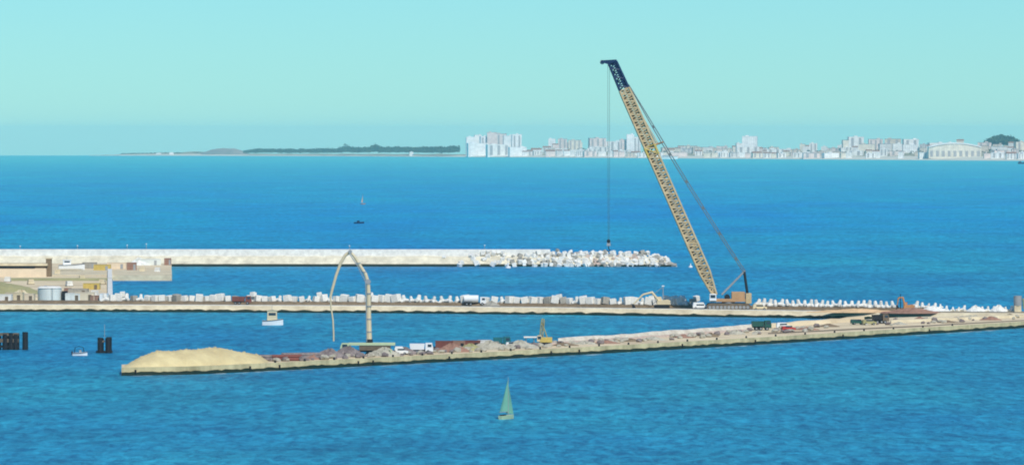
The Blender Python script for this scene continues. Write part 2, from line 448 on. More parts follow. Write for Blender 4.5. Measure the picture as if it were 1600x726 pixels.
# row of white cubes along the seaward side
big = {k: cube_mesh('concrete_cube', 2.5, M[k], k) for k in ('cube', 'cube_grey')}
def seg_label(px):
    if px < 372: return 'left of the striped gap'
    if px < 515: return 'between the quay and the arched boom'
    if px < 735: return 'between the arched boom and the white tank truck'
    if px < 985: return 'between the white tank truck and excavator'
    if px < 1105: return 'between the excavator and the giant crane'
    if px < 1400: return 'between the giant crane and the orange excavator'
    return 'beyond the orange excavator at the right'
def tetrapod(m):
    b = MB()
    for d in ((0, 0, 1), (.94, 0, -.33), (-.47, .82, -.33), (-.47, -.82, -.33)):
        d = Vector(d); b.tube([d * -.1, d * .75, d * 1.45], [.62, .52, .38], 8)
    return b.mesh('tetrapod', m)
tet = [tetrapod(M['cube']), tetrapod(M['white_conc'])]
x = 164.0
while x < 1584:
    step = rnd.uniform(10.5, 12.6) if x < 1182 else rnd.uniform(8.4, 10.2)
    gap = (374 < x < 384) or (730 < x < 756) or (1088 < x < 1182) or (1404 < x < 1430) or (1514 < x < 1530)
    if x > 1445 and rnd.random() < .15: gap = True
    if rnd.random() < .02: gap = True
    if not gap:
        s = rnd.uniform(.72, 1.08); up = .9 if x < 1470 else 0
        if x > 1182 or 620 < x < 726 or rnd.random() < .12:
            o = bpy.data.objects.new('concrete_tetrapod', rnd.choice(tet)); col.objects.link(o)
            s = rnd.uniform(.95, 1.25) if x < 1440 else rnd.uniform(.6, .95)
            o.location = on_mid(x, 21 + rnd.uniform(-.6, .6), .6 * s + up); o.rotation_euler = (rnd.uniform(-.3, .3), rnd.uniform(-.3, .3), rnd.uniform(0, 6)); o.scale = (s * 1.15, s, s)
            tagp(o, 'white concrete tetrapod in the row ' + seg_label(x), 'tetrapod', 'white tetrapods along the middle mole')
        else:
            place_cube(big['cube_grey' if rnd.random() < .1 else 'cube'], on_mid(x, 21 + rnd.uniform(-.8, .8), 1.2 * s + up - .1), (rnd.uniform(-.12, .12), rnd.uniform(-.2, .2), rnd.uniform(-.8, .8)),
                   'white concrete cube in the row ' + seg_label(x), 'white cubes along the middle mole', s=s)
            if rnd.random() < .12:
                place_cube(big['cube'], on_mid(x + 5, 21, 3.1), (rnd.uniform(-.2, .2), rnd.uniform(-.2, .2), rnd.uniform(-.8, .8)), 'white cube piled on the row ' + seg_label(x), 'white cubes along the middle mole', s=.7)
    x += step

# --- near mole
FR = [(190, 586.5), (300, 584.5), (400, 580), (600, 570), (800, 559.5), (1000, 548.5), (1200, 537), (1400, 524.5), (1600, 512), (1850, 496)]
BK = [(190, 569), (400, 562), (600, 552), (800, 540), (1000, 526), (1200, 510.5), (1300, 503), (1385, 496), (1600, 490), (1850, 487)]
Z1 = 1.9
def on_near(px, s, z=0.0):
    f = P(px, interp(FR, px)); b = P(px, interp(BK, px), Z1); 
    q = f.lerp(b, s); return Vector((q.x, q.y, sea(q.x, q.y) + Z1 + z))
t = thing('near_mole', 'low concrete near mole running from the sand heap to the right edge', 'mole', P(700, 565)); t0 = Vector(t.location)
def near_rows(prof, step=20):
    out = []
    for x in xs(190, 1850, step):
        f = P(x, interp(FR, x)); b = P(x, interp(BK, x), Z1)
        row = []
        for s, off, z in prof:
            q = f.lerp(b, s) ; row.append((q.x, q.y + off, sea(q.x, q.y) + z))
        out.append(row)
    return out
part('mole_body', loft(rel(near_rows([(0, 0, -3), (0, 0, Z1), (1, 0, Z1), (1, 2, -3)]), t0)), M['deck_light'], t)
part('quay_face', loft(rel(near_rows([(0, -.25, -2), (0, -.25, Z1 + .1), (0, 1.1, Z1 + .1), (0, 1.1, Z1 - .3)]), t0)), M['quay_face'], t)
wr = near_rows([(0, -.45, -1), (0, -.45, .85), (0, -.25, .85), (0, -.25, -1)], 6)
for q_ in wr:
    dz = rnd.uniform(-.16, .2)
    for k in (1, 2): q_[k] = (q_[k][0], q_[k][1], q_[k][2] + dz)
part('wet_band', loft(rel(wr, t0)), M['wet'], t)
for px in (212, 391, 437, 560, 583, 702, 861, 905, 1066, 1180, 1317, 1452):
    f = P(px, interp(FR, px)) - t0
    part('fender', MB().box((f.x, f.y - .5, .95), (.3, .4, 1.0), rz=.8), M['black'], t)
rows = []
for x in xs(1200, 1850, 20):
    f = P(x, interp(FR, x)); b_ = P(x, interp(BK, x), Z1)
    k_ = interp([(1200, .3), (1400, .12), (1850, .12)], x); k2 = k_ + interp([(1200, .12), (1400, .1)], min(x, 1400))
    a_ = f.lerp(b_, k_); c_ = f.lerp(b_, k2)
    rows.append([(a_.x, a_.y, sea(a_.x, a_.y) + Z1 - .3), (a_.x, a_.y, sea(a_.x, a_.y) + Z1 + .01), (c_.x, c_.y, sea(c_.x, c_.y) + Z1 + .01), (c_.x, c_.y, sea(c_.x, c_.y) + Z1 - .3)])
part('track', loft(rel(rows, t0)), M['brownrock'], t)
rows = []
for x in xs(1392, 1850, 16):
    f = P(x, interp(FR, x)); b_ = P(x, interp(BK, x), Z1)
    a_ = f.lerp(b_, .55); h = 1.0 + rnd.uniform(-.2, .2); z_ = sea(a_.x, a_.y) + Z1
    rows.append([(a_.x, a_.y - 1.6, z_ - .3), (a_.x, a_.y - .8, z_ + h * .8), (a_.x, a_.y + 1, z_ + h), (a_.x, a_.y + 3, z_ - .3)])
part('berm', loft(rel(rows, t0)), M['cream'], t)
# vertical panel joints and fenders on the quay face
# low back parapet on the right part (white strip)
rows = []
for x in xs(872, 1182, 12):
    q = on_near(x, .93); h = 1.35 + .1 * math.sin(x * .05) + rnd.uniform(-.12, .12)
    rows.append([(q.x, q.y - 2.6, q.z - .3), (q.x, q.y - 1.2, q.z + h * .8), (q.x, q.y, q.z + h), (q.x, q.y + 1.5, q.z + h * .7), (q.x, q.y + 2.6, q.z - .3)])
b = loft(rows)
o = solo('gravel_ridge', b, M['ridge'], 'long low ridge of white gravel along the back of the near mole', 'gravel ridge')
rows = []
for x in xs(862, 1175, 12):
    q = on_near(x, .74); h = .7 + rnd.uniform(-.12, .12)
    rows.append([(q.x, q.y - 2, q.z - .3), (q.x, q.y - 1.0, q.z + h * .8), (q.x, q.y, q.z + h), (q.x, q.y + 2, q.z - .3)])
solo('rubble_berm', loft(rows), M['cube_pink'], 'low pinkish brown rubble berm in front of the white gravel ridge', 'rubble berm')
rows = []
for x in xs(1195, 1350, 12):
    q = on_near(x, .93); h = 1.3 + rnd.uniform(-.2, .2)
    rows.append([(q.x, q.y - 3, q.z - .3), (q.x, q.y - 1.2, q.z + h * .8), (q.x, q.y + 1, q.z + h), (q.x, q.y + 3, q.z - .3)])
solo('sand_ridge', loft(rows), M['deck_light'], 'low cream earth ridge right of the dark green truck on the near mole', 'earth ridge')

# sand heap on the left tip
b = MB(); NX, NY = 90, 16; vs = []
for i in range(NX + 1):
    px = 194 + (420 - 194) * i / NX
    H = interp([(194, 0), (200, .5), (222, 2.4), (246, 3.5), (300, 3.6), (325, 4.0), (350, 3.7), (375, 2.5), (402, 1.9), (420, 0)], px)
    for j in range(NY + 1):
        s = .14 + .8 * j / NY; e = math.sin(math.pi * j / NY) ** .55 if 0 < j < NY else 0
        q = on_near(px, s); n = .3 * math.sin(px * .9 + j * 1.7) * math.sin(px * .35) + .25 * math.sin(px * .21 + j) * math.sin(px * .07 + j * .6) + rnd.uniform(-.09, .09)
        vs.append((q.x, q.y, q.z - .05 + max(0, H + n * (H > .8)) * e))
fs = [(i * (NY + 1) + j, (i + 1) * (NY + 1) + j, (i + 1) * (NY + 1) + j + 1, i * (NY + 1) + j + 1) for i in range(NX) for j in range(NY)]
b.add(vs, fs)
o = solo('sand_heap', b, M['sand'], 'broad flat topped heap of yellow sand on the left tip of the near mole', 'sand heap', smooth=True)

# --- left quays
t = thing('outer_quay', 'sandy quay with square right corner below the outer breakwater', 'quay', P(100, 430)); t0 = Vector(t.location)
def pad(pxL, pxR, yF, yB, z, m, name, parent, o0, z0=-3.0):
    a, bb = P(pxL, yF, 0), P(pxR, yF, 0)
    c, d = P(pxR, yB, z), P(pxL, yB, z)
    k = c.y / bb.y
    vs = [(q.x - o0.x, q.y - o0.y, zz - o0.z + sea(q.x, q.y)) for zz in (z0, z) for q in (a, bb, c, d)]
    return part(name, MB().add(vs, [(3, 2, 1, 0), (4, 5, 6, 7), (0, 1, 5, 4), (1, 2, 6, 5), (2, 3, 7, 6), (3, 0, 4, 7)]), m, parent)
pad(-400, 268, 430, 411, 2.0, M['deck_light'], 'quay_body', t, t0)
pad(-400, 268.5, 430.2, 429.5, 2.3, M['cream'], 'quay_edge', t, t0)
pad(-400, 268.8, 430.5, 430.2, .7, M['wet'], 'wet_band', t, t0)
t = thing('inner_quay', 'broad sandy inner quay filling the left edge above the middle mole', 'quay', P(60, 480)); t0 = Vector(t.location)
pad(-400, 169, 477, 430.4, 2.05, M['deck_light'], 'quay_body', t, t0)
b = MB()
a = P(169, 477); c = P(169, 431)
vs = [(a.x - .2, a.y, -2), (a.x + 1.6, a.y, -2), (c.x + 1.6, c.y, -2), (c.x - .2, c.y, -2)]
vs2 = [(x, y, 2.7) for x, y, z in vs]
b.add([tuple(Vector(v) - t0) for v in vs + vs2], [(3, 2, 1, 0), (4, 5, 6, 7), (0, 1, 5, 4), (1, 2, 6, 5), (2, 3, 7, 6), (3, 0, 4, 7)])
part('edge_wall', b, M['white_conc'], t)

# ------------------------------------------------------------------ things on the left quays
def sc_at(p): return F / p.y     # photo pixels per metre there
# long pink shed with a dark slot
p = P(-60, 432.5, 2.0); k = sc_at(p); L = (72 + 60) / k * 1.0
t = thing('long_shed', 'long low pinkish shed with a dark open slot at the left edge', 'shed', (p.x, p.y, p.z))
part('wall', MB().box((L / 2, 6, 1.75), (L, 12, 3.5)), M['pinkwall'], t)
part('opening', MB().box((L / 2 - 2, -.05, 4.0), (L - 5, .3, 1.0)), M['black'], t)
part('upper_wall', MB().box((L / 2, 6, 4.0), (L - .6, 11.6, 1.0)), M['brown_wood'], t)
part('roof', MB().box((L / 2, 6.2, 5.0), (L + 1, 13.4, .9)), M['cream'], t)
# brown tower / bin next to it
p = P(76, 432, 2.05)
t = thing('sluice_tower', 'narrow brown upright tower at the right end of the long pinkish shed', 'tower', (p.x, p.y, p.z))
part('wall', MB().box((0, 1.5, 3.6), (2.2, 3, 7.2)), M['brownrock'], t)
part('cap', MB().box((0, 1.5, 7.4), (2.8, 3.6, .4)), M['cream'], t)
# boats / white machinery on the outer quay
def workboat(name, label, cat, loc, rz, L, W, H, cab, m_hull, m_cab, mast=0, group=None):
    t = thing(name, label, cat, loc, rz, group)
    b = MB()
    N = 10; secs = []
    for i in range(N + 1):
        s = i / N; x = (s - .5) * L
        w_ = W / 2 * (1 - max(0, (s - .55) / .45) ** 2.2 * .97) * (.85 + .15 * min(1, s * 4))
        sheer = H * (1 + .35 * s * s)
        secs.append([(x, -w_, sheer), (x, -w_ * .8, .0), (x, -w_ * .3, -H * .35), (x, w_ * .3, -H * .35), (x, w_ * .8, 0), (x, w_, sheer)])
    part('hull', loft(secs).add([p for sct in secs for p in (sct[0], sct[5])], [(2 * i, 2 * i + 1, 2 * i + 3, 2 * i + 2) for i in range(N)]), m_hull, t)
    part('rubbing_strake', MB().tube([(s_[0][0], s_[0][1] - .03, s_[0][2] - .12) for s_ in secs], .07 * max(1, H), 5).tube([(s_[5][0], s_[5][1] + .03, s_[5][2] - .12) for s_ in secs], .07 * max(1, H), 5), M['black'], t)
    if cab:
        cw, cl, ch, cx = cab
        wh = part('wheelhouse', MB().box((cx, 0, H + ch / 2), (cl, cw, ch), taper=.92), m_cab, t)
        part('window', MB().box((cx, -cw / 2 * .96 - .02, H + ch * .66), (cl * .7, .08, ch * .28)), M['glass'], wh)
        part('window', MB().box((cx + cl / 2 * .96, 0, H + ch * .66), (.08, cw * .7, ch * .28)), M['glass'], wh)
        part('roof', MB().box((cx, 0, H + ch + .09), (cl * 1.12, cw * 1.1, .18)), m_cab, wh)
    if mast:
        part('mast', MB().cyl((cab[3] if cab else 0, 0, H + mast / 2), .07, mast, n=8), M['steel'], t)
    return t
p = P(112, 424, 2.0)
workboat('workboat', 'white workboat laid up on the outer quay beside the brown tower', 'boat', (p.x, p.y, p.z + 1.2), .15, 11, 3.6, 1.6, (2.4, 3.4, 2.1, -2), M['white_paint'], M['white_paint'], 3.4)
def crate_box(name, label, cat, loc, rz, d, m, door=None, group=None):
    t = thing(name, label, cat, loc, rz, group)
    bd = MB().box((0, 0, d[2] / 2), d)
    part('body', bd, m, t, bevel=.04)
    rb = MB(); n = max(3, int(d[0] / 1.0))
    for i in range(n + 1): rb.box((-d[0] / 2 + d[0] * i / n, -d[1] / 2 - .04, d[2] / 2), (.18, .1, d[2] * .94))
    part('rib_panel', rb, m, t)
    part('door', MB().box((d[0] * .28, -d[1] / 2 - .08, d[2] * .42), (min(1.1, d[0] * .25), .08, d[2] * .75)), door or M['steel'], t)
    part('roof', MB().box((0, 0, d[2] + .06), (d[0] + .16, d[1] + .16, .12)), m, t)
    return t
spec = [(140, 419, 6, 2.5, 'cube_grey', 'grey site container on the outer quay right of the laid up workboat'),
        (160, 423, 7, 2.6, 'yellow', 'yellowish site container near the middle of the outer quay edge'),
        (183, 420, 8, 2.7, 'pinkwall', 'pinkish site hut left of the brown bin on the outer quay'),
        (206, 422, 4, 3.2, 'rust2', 'brown steel bin standing on the outer quay'),
        (232, 414, 11, 2.6, 'tank', 'long grey green hut near the square corner of the outer quay'),
        (262, 414, 3, 3.0, 'rust2', 'small brown hut at the extreme corner of the outer quay')]
for x, y, L, H, mm, lab in spec:
    p = P(x, y, 2.0); crate_box('site_hut', lab, 'hut', (p.x, p.y, p.z), rnd.uniform(-.1, .1), (L, 3, H), M[mm], None)
# white heap (conical)
def heap(name, label, cat, loc, rx, ry, h, m, seed=1, group=None):
    rg = random.Random(seed); b = MB(); n, mr = 44, 13; vs = [(0, 0, h)]; fs = []
    for i in range(1, mr + 1):
        for k in range(n):
            a = 2 * math.pi * k / n; s = i / mr; j = 1 + rg.uniform(-.06, .06) + .07 * math.sin(3 * a + seed)
            vs.append((rx * s * math.cos(a) * j, ry * s * math.sin(a) * j, h * (1 - s) ** .9 * (1 + .16 * math.sin(5 * a + seed * 2 + 6 * s)) + rg.uniform(-.09, .09) * h * (1 if i < mr else 0) - (.15 if i == mr else 0)))
    for k in range(n): fs.append((0, 1 + k, 1 + (k + 1) % n))
    for i in range(mr - 1):
        for k in range(n): fs.append((1 + i * n + k, 1 + (i + 1) * n + k, 1 + (i + 1) * n + (k + 1) % n, 1 + i * n + (k + 1) % n))
    b.add(vs, fs); return solo(name, b, m, label, cat, loc, 0, group)
p = P(217, 414, 2.0); heap('aggregate_heap', 'pale conical aggregate heap behind the huts on the outer quay', 'heap', p, 5, 5, 3.2, M['white_conc'], 3)
# inner quay: olive bank, tank, containers
p = P(15, 458, 2.05)
b = MB(); rows = []
for i in range(26):
    s = i / 25; x = -22 + 33 * s; h = 4.6 * math.sin(math.pi * min(1, s * .75 + .25)) ** .6 + rnd.uniform(-.2, .2)
    rows.append([(x, -14, -.1), (x, -8, h * .7), (x, 0, h), (x, 9, h * .6), (x, 14, -.1)])
solo('earth_bank', loft(rows), M['olive'], 'olive coloured earth bank at the left edge of the inner quay', 'earth bank', p)
p = P(92, 438, 2.05); b = MB(); L = 21
rows = [[(x, -5, -.1), (x, -1, 1.0), (x, 1, 1.0), (x, 5, -.1)] for x in [-L + 2 * L * i / 20 for i in range(21)]]
solo('spoil_ridge', loft(rows), M['olive'], 'long thin brown spoil ridge across the inner quay', 'spoil ridge', (p.x, p.y, p.z))
p = P(76, 472, 2.05)
t = thing('storage_tank', 'round pale grey storage tank with white rim on the inner quay', 'tank', (p.x, p.y + 4, p.z))
part('shell', MB().cyl((0, 0, 2.4), 4.1, 4.8, n=40), M['tank'], t)
part('roof', MB().cyl((0, 0, 5.1), 4.3, .6, n=40, r2=3.4), M['white_conc'], t)
lad = MB()
for sx in (-.25, .25): lad.tube([(1.2 + sx, -4.2, 0), (1.2 + sx, -4.2, 5)], .05, 5)
for i in range(12): lad.tube([(.95, -4.2, .4 + i * .4), (1.45, -4.2, .4 + i * .4)], .03, 4)
part('ladder', lad, M['steel'], t)
part('hatch', MB().box((-1.5, -.5, 5.5), (1, 1, .35)), M['steel'], t)
p = P(98, 472, 2.05); crate_box('site_hut', 'black hut squeezed against the right side of the round grey tank', 'hut', (p.x + .4, p.y + 4, p.z), 0, (1.8, 3, 3.6), M['black'])
spec = [(2, 474, 7, 3.0, 'white_conc', 'white hut at the very left edge beside the road'),
        (22, 473, 6, 3.4, 'cream', 'cream hut left of the pinkish cabin near the round tank'),
        (42, 472, 5, 2.8, 'pinkwall', 'small pinkish cabin between the cream hut and the round tank'),
        (114, 472, 5, 3.0, 'white_conc', 'white hut right of the black hut beside the round tank'),
        (132, 472, 6.5, 3.3, 'pinkwall', 'pinkish hut in the front row near the inner quay corner'),
        (150, 472, 4, 2.2, 'rust2', 'low brown container at the end of the front row of huts'),
        (122, 462, 7, 2.4, 'cube_grey', 'grey hut in the second row behind the pinkish hut'),
        (143, 452, 6, 2.2, 'yellow', 'yellowish container in the middle of the inner quay'),
        (162, 472.5, 2.6, 3.0, 'white_paint', 'upright white cabin on the inner quay corner')]
for x, y, L, H, mm, lab in spec:
    p = P(x, y, 2.05); crate_box('site_hut', lab, 'hut', (p.x, p.y + 2, p.z), rnd.uniform(-.12, .12), (L, 3.4, H), M[mm], M['brown_wood'])
p = P(26, 472.5, 2.05); heap('aggregate_heap', 'pale conical heap behind the cream hut on the inner quay', 'heap', (p.x, p.y + 16, p.z), 7, 6, 3.6, M['cream'], 5)

# pallets of pale kerb stones on the quays
def pallet(label, loc, rz, m):
    t = thing('pallet_stack', label, 'pallet stack', loc, rz, 'pallet stacks on the left quays')
    part('pallet', MB().box((0, 0, .1), (2.6, 2.4, .2)), M['brown_wood'], t)
    for k in range(3): part('stone_layer', MB().box((rnd.uniform(-.06, .06), 0, .5 + .6 * k), (2.4 - .2 * k, 2.2, .55)), m, t)
for x, y, mm, lab in [(12, 440, 'white_conc', 'leftmost pale pallet stack on the quay below the long pinkish shed'), (48, 444, 'cream', 'cream pallet stack behind the olive bank and left of the tank'), (108, 447, 'white_conc', 'white pallet stack above the pinkish hut on the inner quay'),
                      (128, 438, 'cream', 'cream pallet stack beside the thin spoil ridge'), (148, 462, 'white_conc', 'white pallet stack below the yellowish container of the inner quay'), (106, 458, 'rust2', 'brown pallet stack behind the black hut'),
                      (160, 444, 'cream', 'cream pallet stack close to the white edge wall'), (222, 424, 'cream', 'cream pallet stack in front of the pale heap on the outer quay'), (246, 425, 'white_conc', 'white pallet stack near the outer quay corner'), (90, 428, 'cream', 'cream pallet stack between brown tower and laid up workboat')]:
    p = P(x, y, 2.05); pallet(lab, (p.x, p.y, p.z), rnd.uniform(-.4, .4), M[mm])

# ------------------------------------------------------------------ vehicles and machines
def wheel(parent, x, y, r, w=.35):
    wv = part('wheel', MB().cyl((x, y, r), r, w, 'Y', 18), M['black'], parent)
    part('rim', MB().cyl((x, y + (-.03 if y < 0 else .03), r), r * .5, w, 'Y', 12), M['steel'], wv)
def truck(name, label, loc, rz, mcab, mbody, L=8.0, tank=False, cat='truck'):
    t = thing(name, label, cat, loc, rz)
    part('chassis', MB().box((0, 0, .95), (L, 1.0, .3)), M['black'], t)
    cx = L / 2 - 1.0
    cb = part('cab', MB().prism([(cx - 1, .7), (cx + 1, .7), (cx + 1, 1.7), (cx + .75, 2.9), (cx - 1, 2.9)], -1.15, 1.15), mcab, t)
    part('windscreen', MB().prism([(cx + 1.03, 1.75), (cx + .78, 2.75), (cx + .74, 2.75), (cx + .99, 1.75)], -1.0, 1.0), M['glass'], cb)
    part('side_window', MB().box((cx + .1, -1.17, 2.2), (1.0, .05, .7)), M['glass'], cb)
    if tank:
        part('tank_body', MB().cyl((-1.2, 0, 2.25), 1.25, L - 2.8, 'X', 24), mbody, t)
    else:
        part('cargo_body', MB().prism([(-L / 2, 1.15), (L / 2 - 2.4, 1.15), (L / 2 - 2.2, 2.7), (-L / 2 - .2, 2.7)], -1.2, 1.2), mbody, t)
    for x in (L / 2 - 1.3, -L / 2 + 2.4, -L / 2 + 1.1):
        for y in (-1.05, 1.05): wheel(t, x, y, .52)
    return t
def car(name, label, loc, rz, m, L=4.6, H=1.9, cat='van'):
    t = thing(name, label, cat, loc, rz)
    bd = part('body', MB().prism([(-L / 2, .4), (L / 2, .4), (L / 2, 1.0), (L / 2 - .9, 1.15), (L / 2 - 1.5, H), (-L / 2 + .2, H), (-L / 2, 1.2)], -.9, .9), m, t)
    part('side_window', MB().box((-.1, -.92, 1.42), (L * .5, .04, .42)), M['glass'], bd)
    for x in (L / 2 - .9, -L / 2 + .9):
        for y in (-.8, .8): wheel(t, x, y, .36, .25)
    return t
def tracks(t, L, gap, h=1.0, w=.7, base='track'):
    for y in (-gap / 2, gap / 2):
        pr = [(-L / 2 + h / 2, 0), (L / 2 - h / 2, 0), (L / 2 - h * .1, h * .2), (L / 2, h * .5), (L / 2 - h * .15, h * .85), (L / 2 - h / 2, h), (-L / 2 + h / 2, h), (-L / 2 + h * .15, h * .85), (-L / 2, h * .5), (-L / 2 + h * .1, h * .2)]
        tr = part(base, MB().prism(pr, y - w / 2, y + w / 2), M['black'], t)
        wl = MB()
        n = max(3, int(L / h))
        for i in range(n): wl.cyl((-L / 2 + L * (i + .5) / n, y - w / 2 - .03, h * .45), h * .28, .1, 'Y', 12)
        part('rollers', wl, M['steel'], tr)
def excavator(name, label, loc, rz, m, k=1.0, reach=None, cat='excavator'):
    t = thing(name, label, cat, loc, rz)
    tracks(t, 4.2 * k, 2.4 * k, .9 * k, .6 * k)
    part('upper_body', MB().prism([(-2.2 * k, 1.0 * k), (1.3 * k, 1.0 * k), (1.3 * k, 1.9 * k), (-1.6 * k, 2.3 * k), (-2.3 * k, 2.0 * k)], -1.2 * k, 1.2 * k), m, t)
    cb = part('cab', MB().box((.7 * k, -.75 * k, 2.1 * k), (1.4 * k, .9 * k, 1.8 * k), taper=.9), m, t)
    part('window', MB().box((.7 * k, -1.2 * k, 2.4 * k), (1.0 * k, .1, .9 * k)), M['glass'], cb)
    R = reach or [(1.0, 1.6), (3.4, 4.6), (5.6, 4.2), (6.4, 1.6)]
    pts = [Vector((x * k, .15 * k, z * k)) for x, z in R]
    part('boom', MB().tube(pts[:3], [.32 * k, .36 * k, .24 * k], 8), m, t)
    part('arm', MB().tube(pts[2:], [.26 * k, .16 * k], 8), m, t)
    b = pts[-1]
    part('bucket', MB().prism([(b.x - .7 * k, b.z - .9 * k), (b.x + .2 * k, b.z - 1.0 * k), (b.x + .35 * k, b.z), (b.x - .1 * k, b.z + .15 * k)], -.4 * k, .7 * k), M['black'], t)
    part('hydraulic_ram', MB().tube([(1.3 * k, .15 * k, 1.3 * k), pts[1] * .85], .1 * k, 6), M['steel'], t)
    return t

# white tank truck and small vehicles on the middle mole
truck('tank_truck', 'white tank truck parked in the row of cubes on the middle mole', on_mid(742, 19), 0, M['white_paint'], M['white_paint'], 7.6, True)
q = on_mid(768, 18); heap('aggregate_heap', 'small grey heap right behind the white tank truck on the middle mole', 'heap', q, 3, 3, 1.6, M['cube_grey'], 9)
truck('tipper_truck', 'dark reddish tipper truck on the middle mole left of the moored cabin boat', on_mid(378, 14), 0, M['rust'], M['rust'], 6.5)
excavator('long_excavator', 'cream long reach excavator arching over the cubes left of the giant crane', on_mid(1034, 14), math.pi, M['boom_cream'], 1.25,
          reach=[(.8, 2.0), (2.6, 4.2), (5.0, 3.6), (7.6, 1.0)])
q = on_mid(1036, 16)
t = thing('light_mast', 'slim pale mast with stays behind the cream long reach excavator', 'mast', q)
part('pole', MB().tube([(0, 0, 0), (0, 0, 7.2)], [.2, .12], 8), M['steel'], t)
part('stay', MB().tube([(-3.6, 0, 4.2), (0, 0, 7)], .08, 6), M['steel'], t)
part('lamp', MB().box((0, 0, 7.3), (.9, .4, .3)), M['white_paint'], t)

# ---- giant crane
q = on_mid(1138, 12.5); S = sc_at(q)
t = thing('crawler_crane', 'giant cream crawler crane with navy boom tip leaning left over the sea', 'crane', q)
def cp(px, py, y=0.0):   # local coordinates of a photo point in the crane's own vertical plane
    X = (px - 800) / F * q.y
    Z = HC - (py - EYE) / F * q.y
    return Vector((X - q.x, y, Z - q.z))
for yy in (-3.6, 3.6):
    L, h, w_ = 14.5, 2.0, 1.6
    pr = [(-L / 2 + 1, 0), (L / 2 - 1, 0), (L / 2 - .2, .5), (L / 2, 1.1), (L / 2 - .3, 1.7), (L / 2 - 1, h), (-L / 2 + 1, h), (-L / 2 + .3, 1.7), (-L / 2, 1.1), (-L / 2 + .2, .5)]
    tr = part('track', MB().prism(pr, yy - w_ / 2, yy + w_ / 2), M['brown_wood'], t)
    wl = MB()
    for i in range(11): wl.cyl((-L / 2 + 1 + (L - 2) * i / 10, yy - w_ / 2 - .05, .75), .5, .2, 'Y', 14)
    part('rollers', wl, M['steel'], tr)
part('carbody', MB().box((0, 0, 1.4), (6, 5.8, 1.3)), M['black'], t)
part('slewing_ring', MB().cyl((0, 0, 2.25), 2.2, .5, n=28), M['steel'], t)
part('upper_deck', MB().box((.5, 0, 2.95), (13.2, 4.6, 1.0)), M['cr_orange'], t, bevel=.08)
part('machinery_house', MB().box((3.2, 0, 4.6), (4.4, 4.0, 2.3)), M['cr_orange'], t, bevel=.1)
part('counterweight', MB().box((6.6, 0, 3.6), (1.9, 5.2, 3.4)), M['cr_cream'], t, bevel=.1)
part('winch', MB().cyl((-.4, 0, 4.0), .9, 3.2, 'Y', 20), M['black'], t)
cb = part('cab', MB().box((-5.2, -2.6, 4.0), (2.3, 1.5, 2.3), taper=.92), M['white_paint'], t, bevel=.06)
part('window', MB().box((-5.2, -3.36, 4.3), (1.6, .06, 1.0)), M['glass'], cb)
part('window', MB().box((-6.32, -2.6, 4.3), (.06, 1.1, 1.1)), M['glass'], cb)

foot = cp(1117, 461); head = cp(957, 98)
def lattice(a, b, w0, w1, wm, r, rl, n, t0=0.0, t1=1.0):
    """four chords and zig-zag lacing between stations t0..t1 of the line a-b"""
    mbx = MB(); d = (b - a).normalized(); side = Vector((0, 1, 0)); u = d.cross(side).normalized()
    def wid(s):
        return lerp(w0, wm, min(1, s / .1)) if s < .1 else (lerp(wm, w1, (s - .86) / .14) if s > .86 else wm)
    def corner(s, i):
        c = a.lerp(b, s); w_ = wid(s) / 2
        sx, sy = ((-1, -1), (1, -1), (1, 1), (-1, 1))[i]
        return c + u * w_ * sx + side * w_ * sy
    st = [lerp(t0, t1, i / n) for i in range(n + 1)]
    for i in range(4): mbx.tube([corner(s, i) for s in st], r, 6)
    for j in range(n):
        for i in range(4):
            k = (i + 1) % 4
            p0, p1 = (i, k) if j % 2 == 0 else (k, i)
            mbx.tube([corner(st[j], p0), corner(st[j + 1], p1)], rl, 5)
            mbx.tube([corner(st[j + 1], i), corner(st[j + 1], k)], rl * .8, 4)
    return mbx
part('boom', lattice(foot, head, 1.2, 2.4, 3.4, .36, .26, 40, 0, .615), M['cr_cream'], t)
part('boom_upper_section', lattice(foot, head, 1.2, 2.4, 3.4, .36, .25, 18, .625, .885), M['cr_cream'], t)
uu = (head - foot).normalized().cross(Vector((0, 1, 0))).normalized()
uu = uu if uu.x < 0 else -uu
wk = MB(); wk.tube([foot.lerp(head, .04) + uu * .9, foot.lerp(head, .1) + uu * 1.3, foot.lerp(head, .86) + uu * 1.3], .5, 4)
part('boom_dark_strip', wk, M['brownrock'], t)  # dark brown strip along the boom's left side
part('boom_collar', lattice(foot, head, 1.2, 2.4, 3.5, .42, .25, 1, .600, .640), M['yellow'], t)
part('boom_collar', lattice(foot, head, 1.2, 2.4, 3.45, .40, .24, 1, .20, .225), M['cr_cream'], t)
bh = part('boom_head', lattice(foot, head, 1.2, 2.6, 3.2, .38, .26, 6, .887, 1.0), M['navy'], t)
dv = (head - foot).normalized()
hd = MB()
hd.prism([(head.x - .9, head.z - .7), (head.x + 1.6, head.z - .4), (head.x + 1.3, head.z + 1.0), (head.x - 3.8, head.z + .7), (head.x - 4.0, head.z + .15)], -.9, .9)
part('head_jib', hd, M['navy'], bh)
c0 = foot.lerp(head, .94)
pl = MB()
u = dv.cross(Vector((0, 1, 0))).normalized()
for sgn in (1,):
    a_, b_ = foot.lerp(head, .888), foot.lerp(head, .995)
    e = -u * 1.5 if u.x < 0 else u * 1.5
    for yy in (-1.2, 1.2):
        pl.add([a_ + e + Vector((0, yy, 0)), b_ + e * .85 + Vector((0, yy, 0)), b_ + e * .1 + Vector((0, yy, 0)), a_ + e * .1 + Vector((0, yy, 0)),
                a_ + e + Vector((0, yy * .93, 0)), b_ + e * .85 + Vector((0, yy * .93, 0)), b_ + e * .1 + Vector((0, yy * .93, 0)), a_ + e * .1 + Vector((0, yy * .93, 0))],
               [(0, 1, 2, 3), (7, 6, 5, 4), (0, 4, 5, 1), (1, 5, 6, 2), (2, 6, 7, 3), (3, 7, 4, 0)])
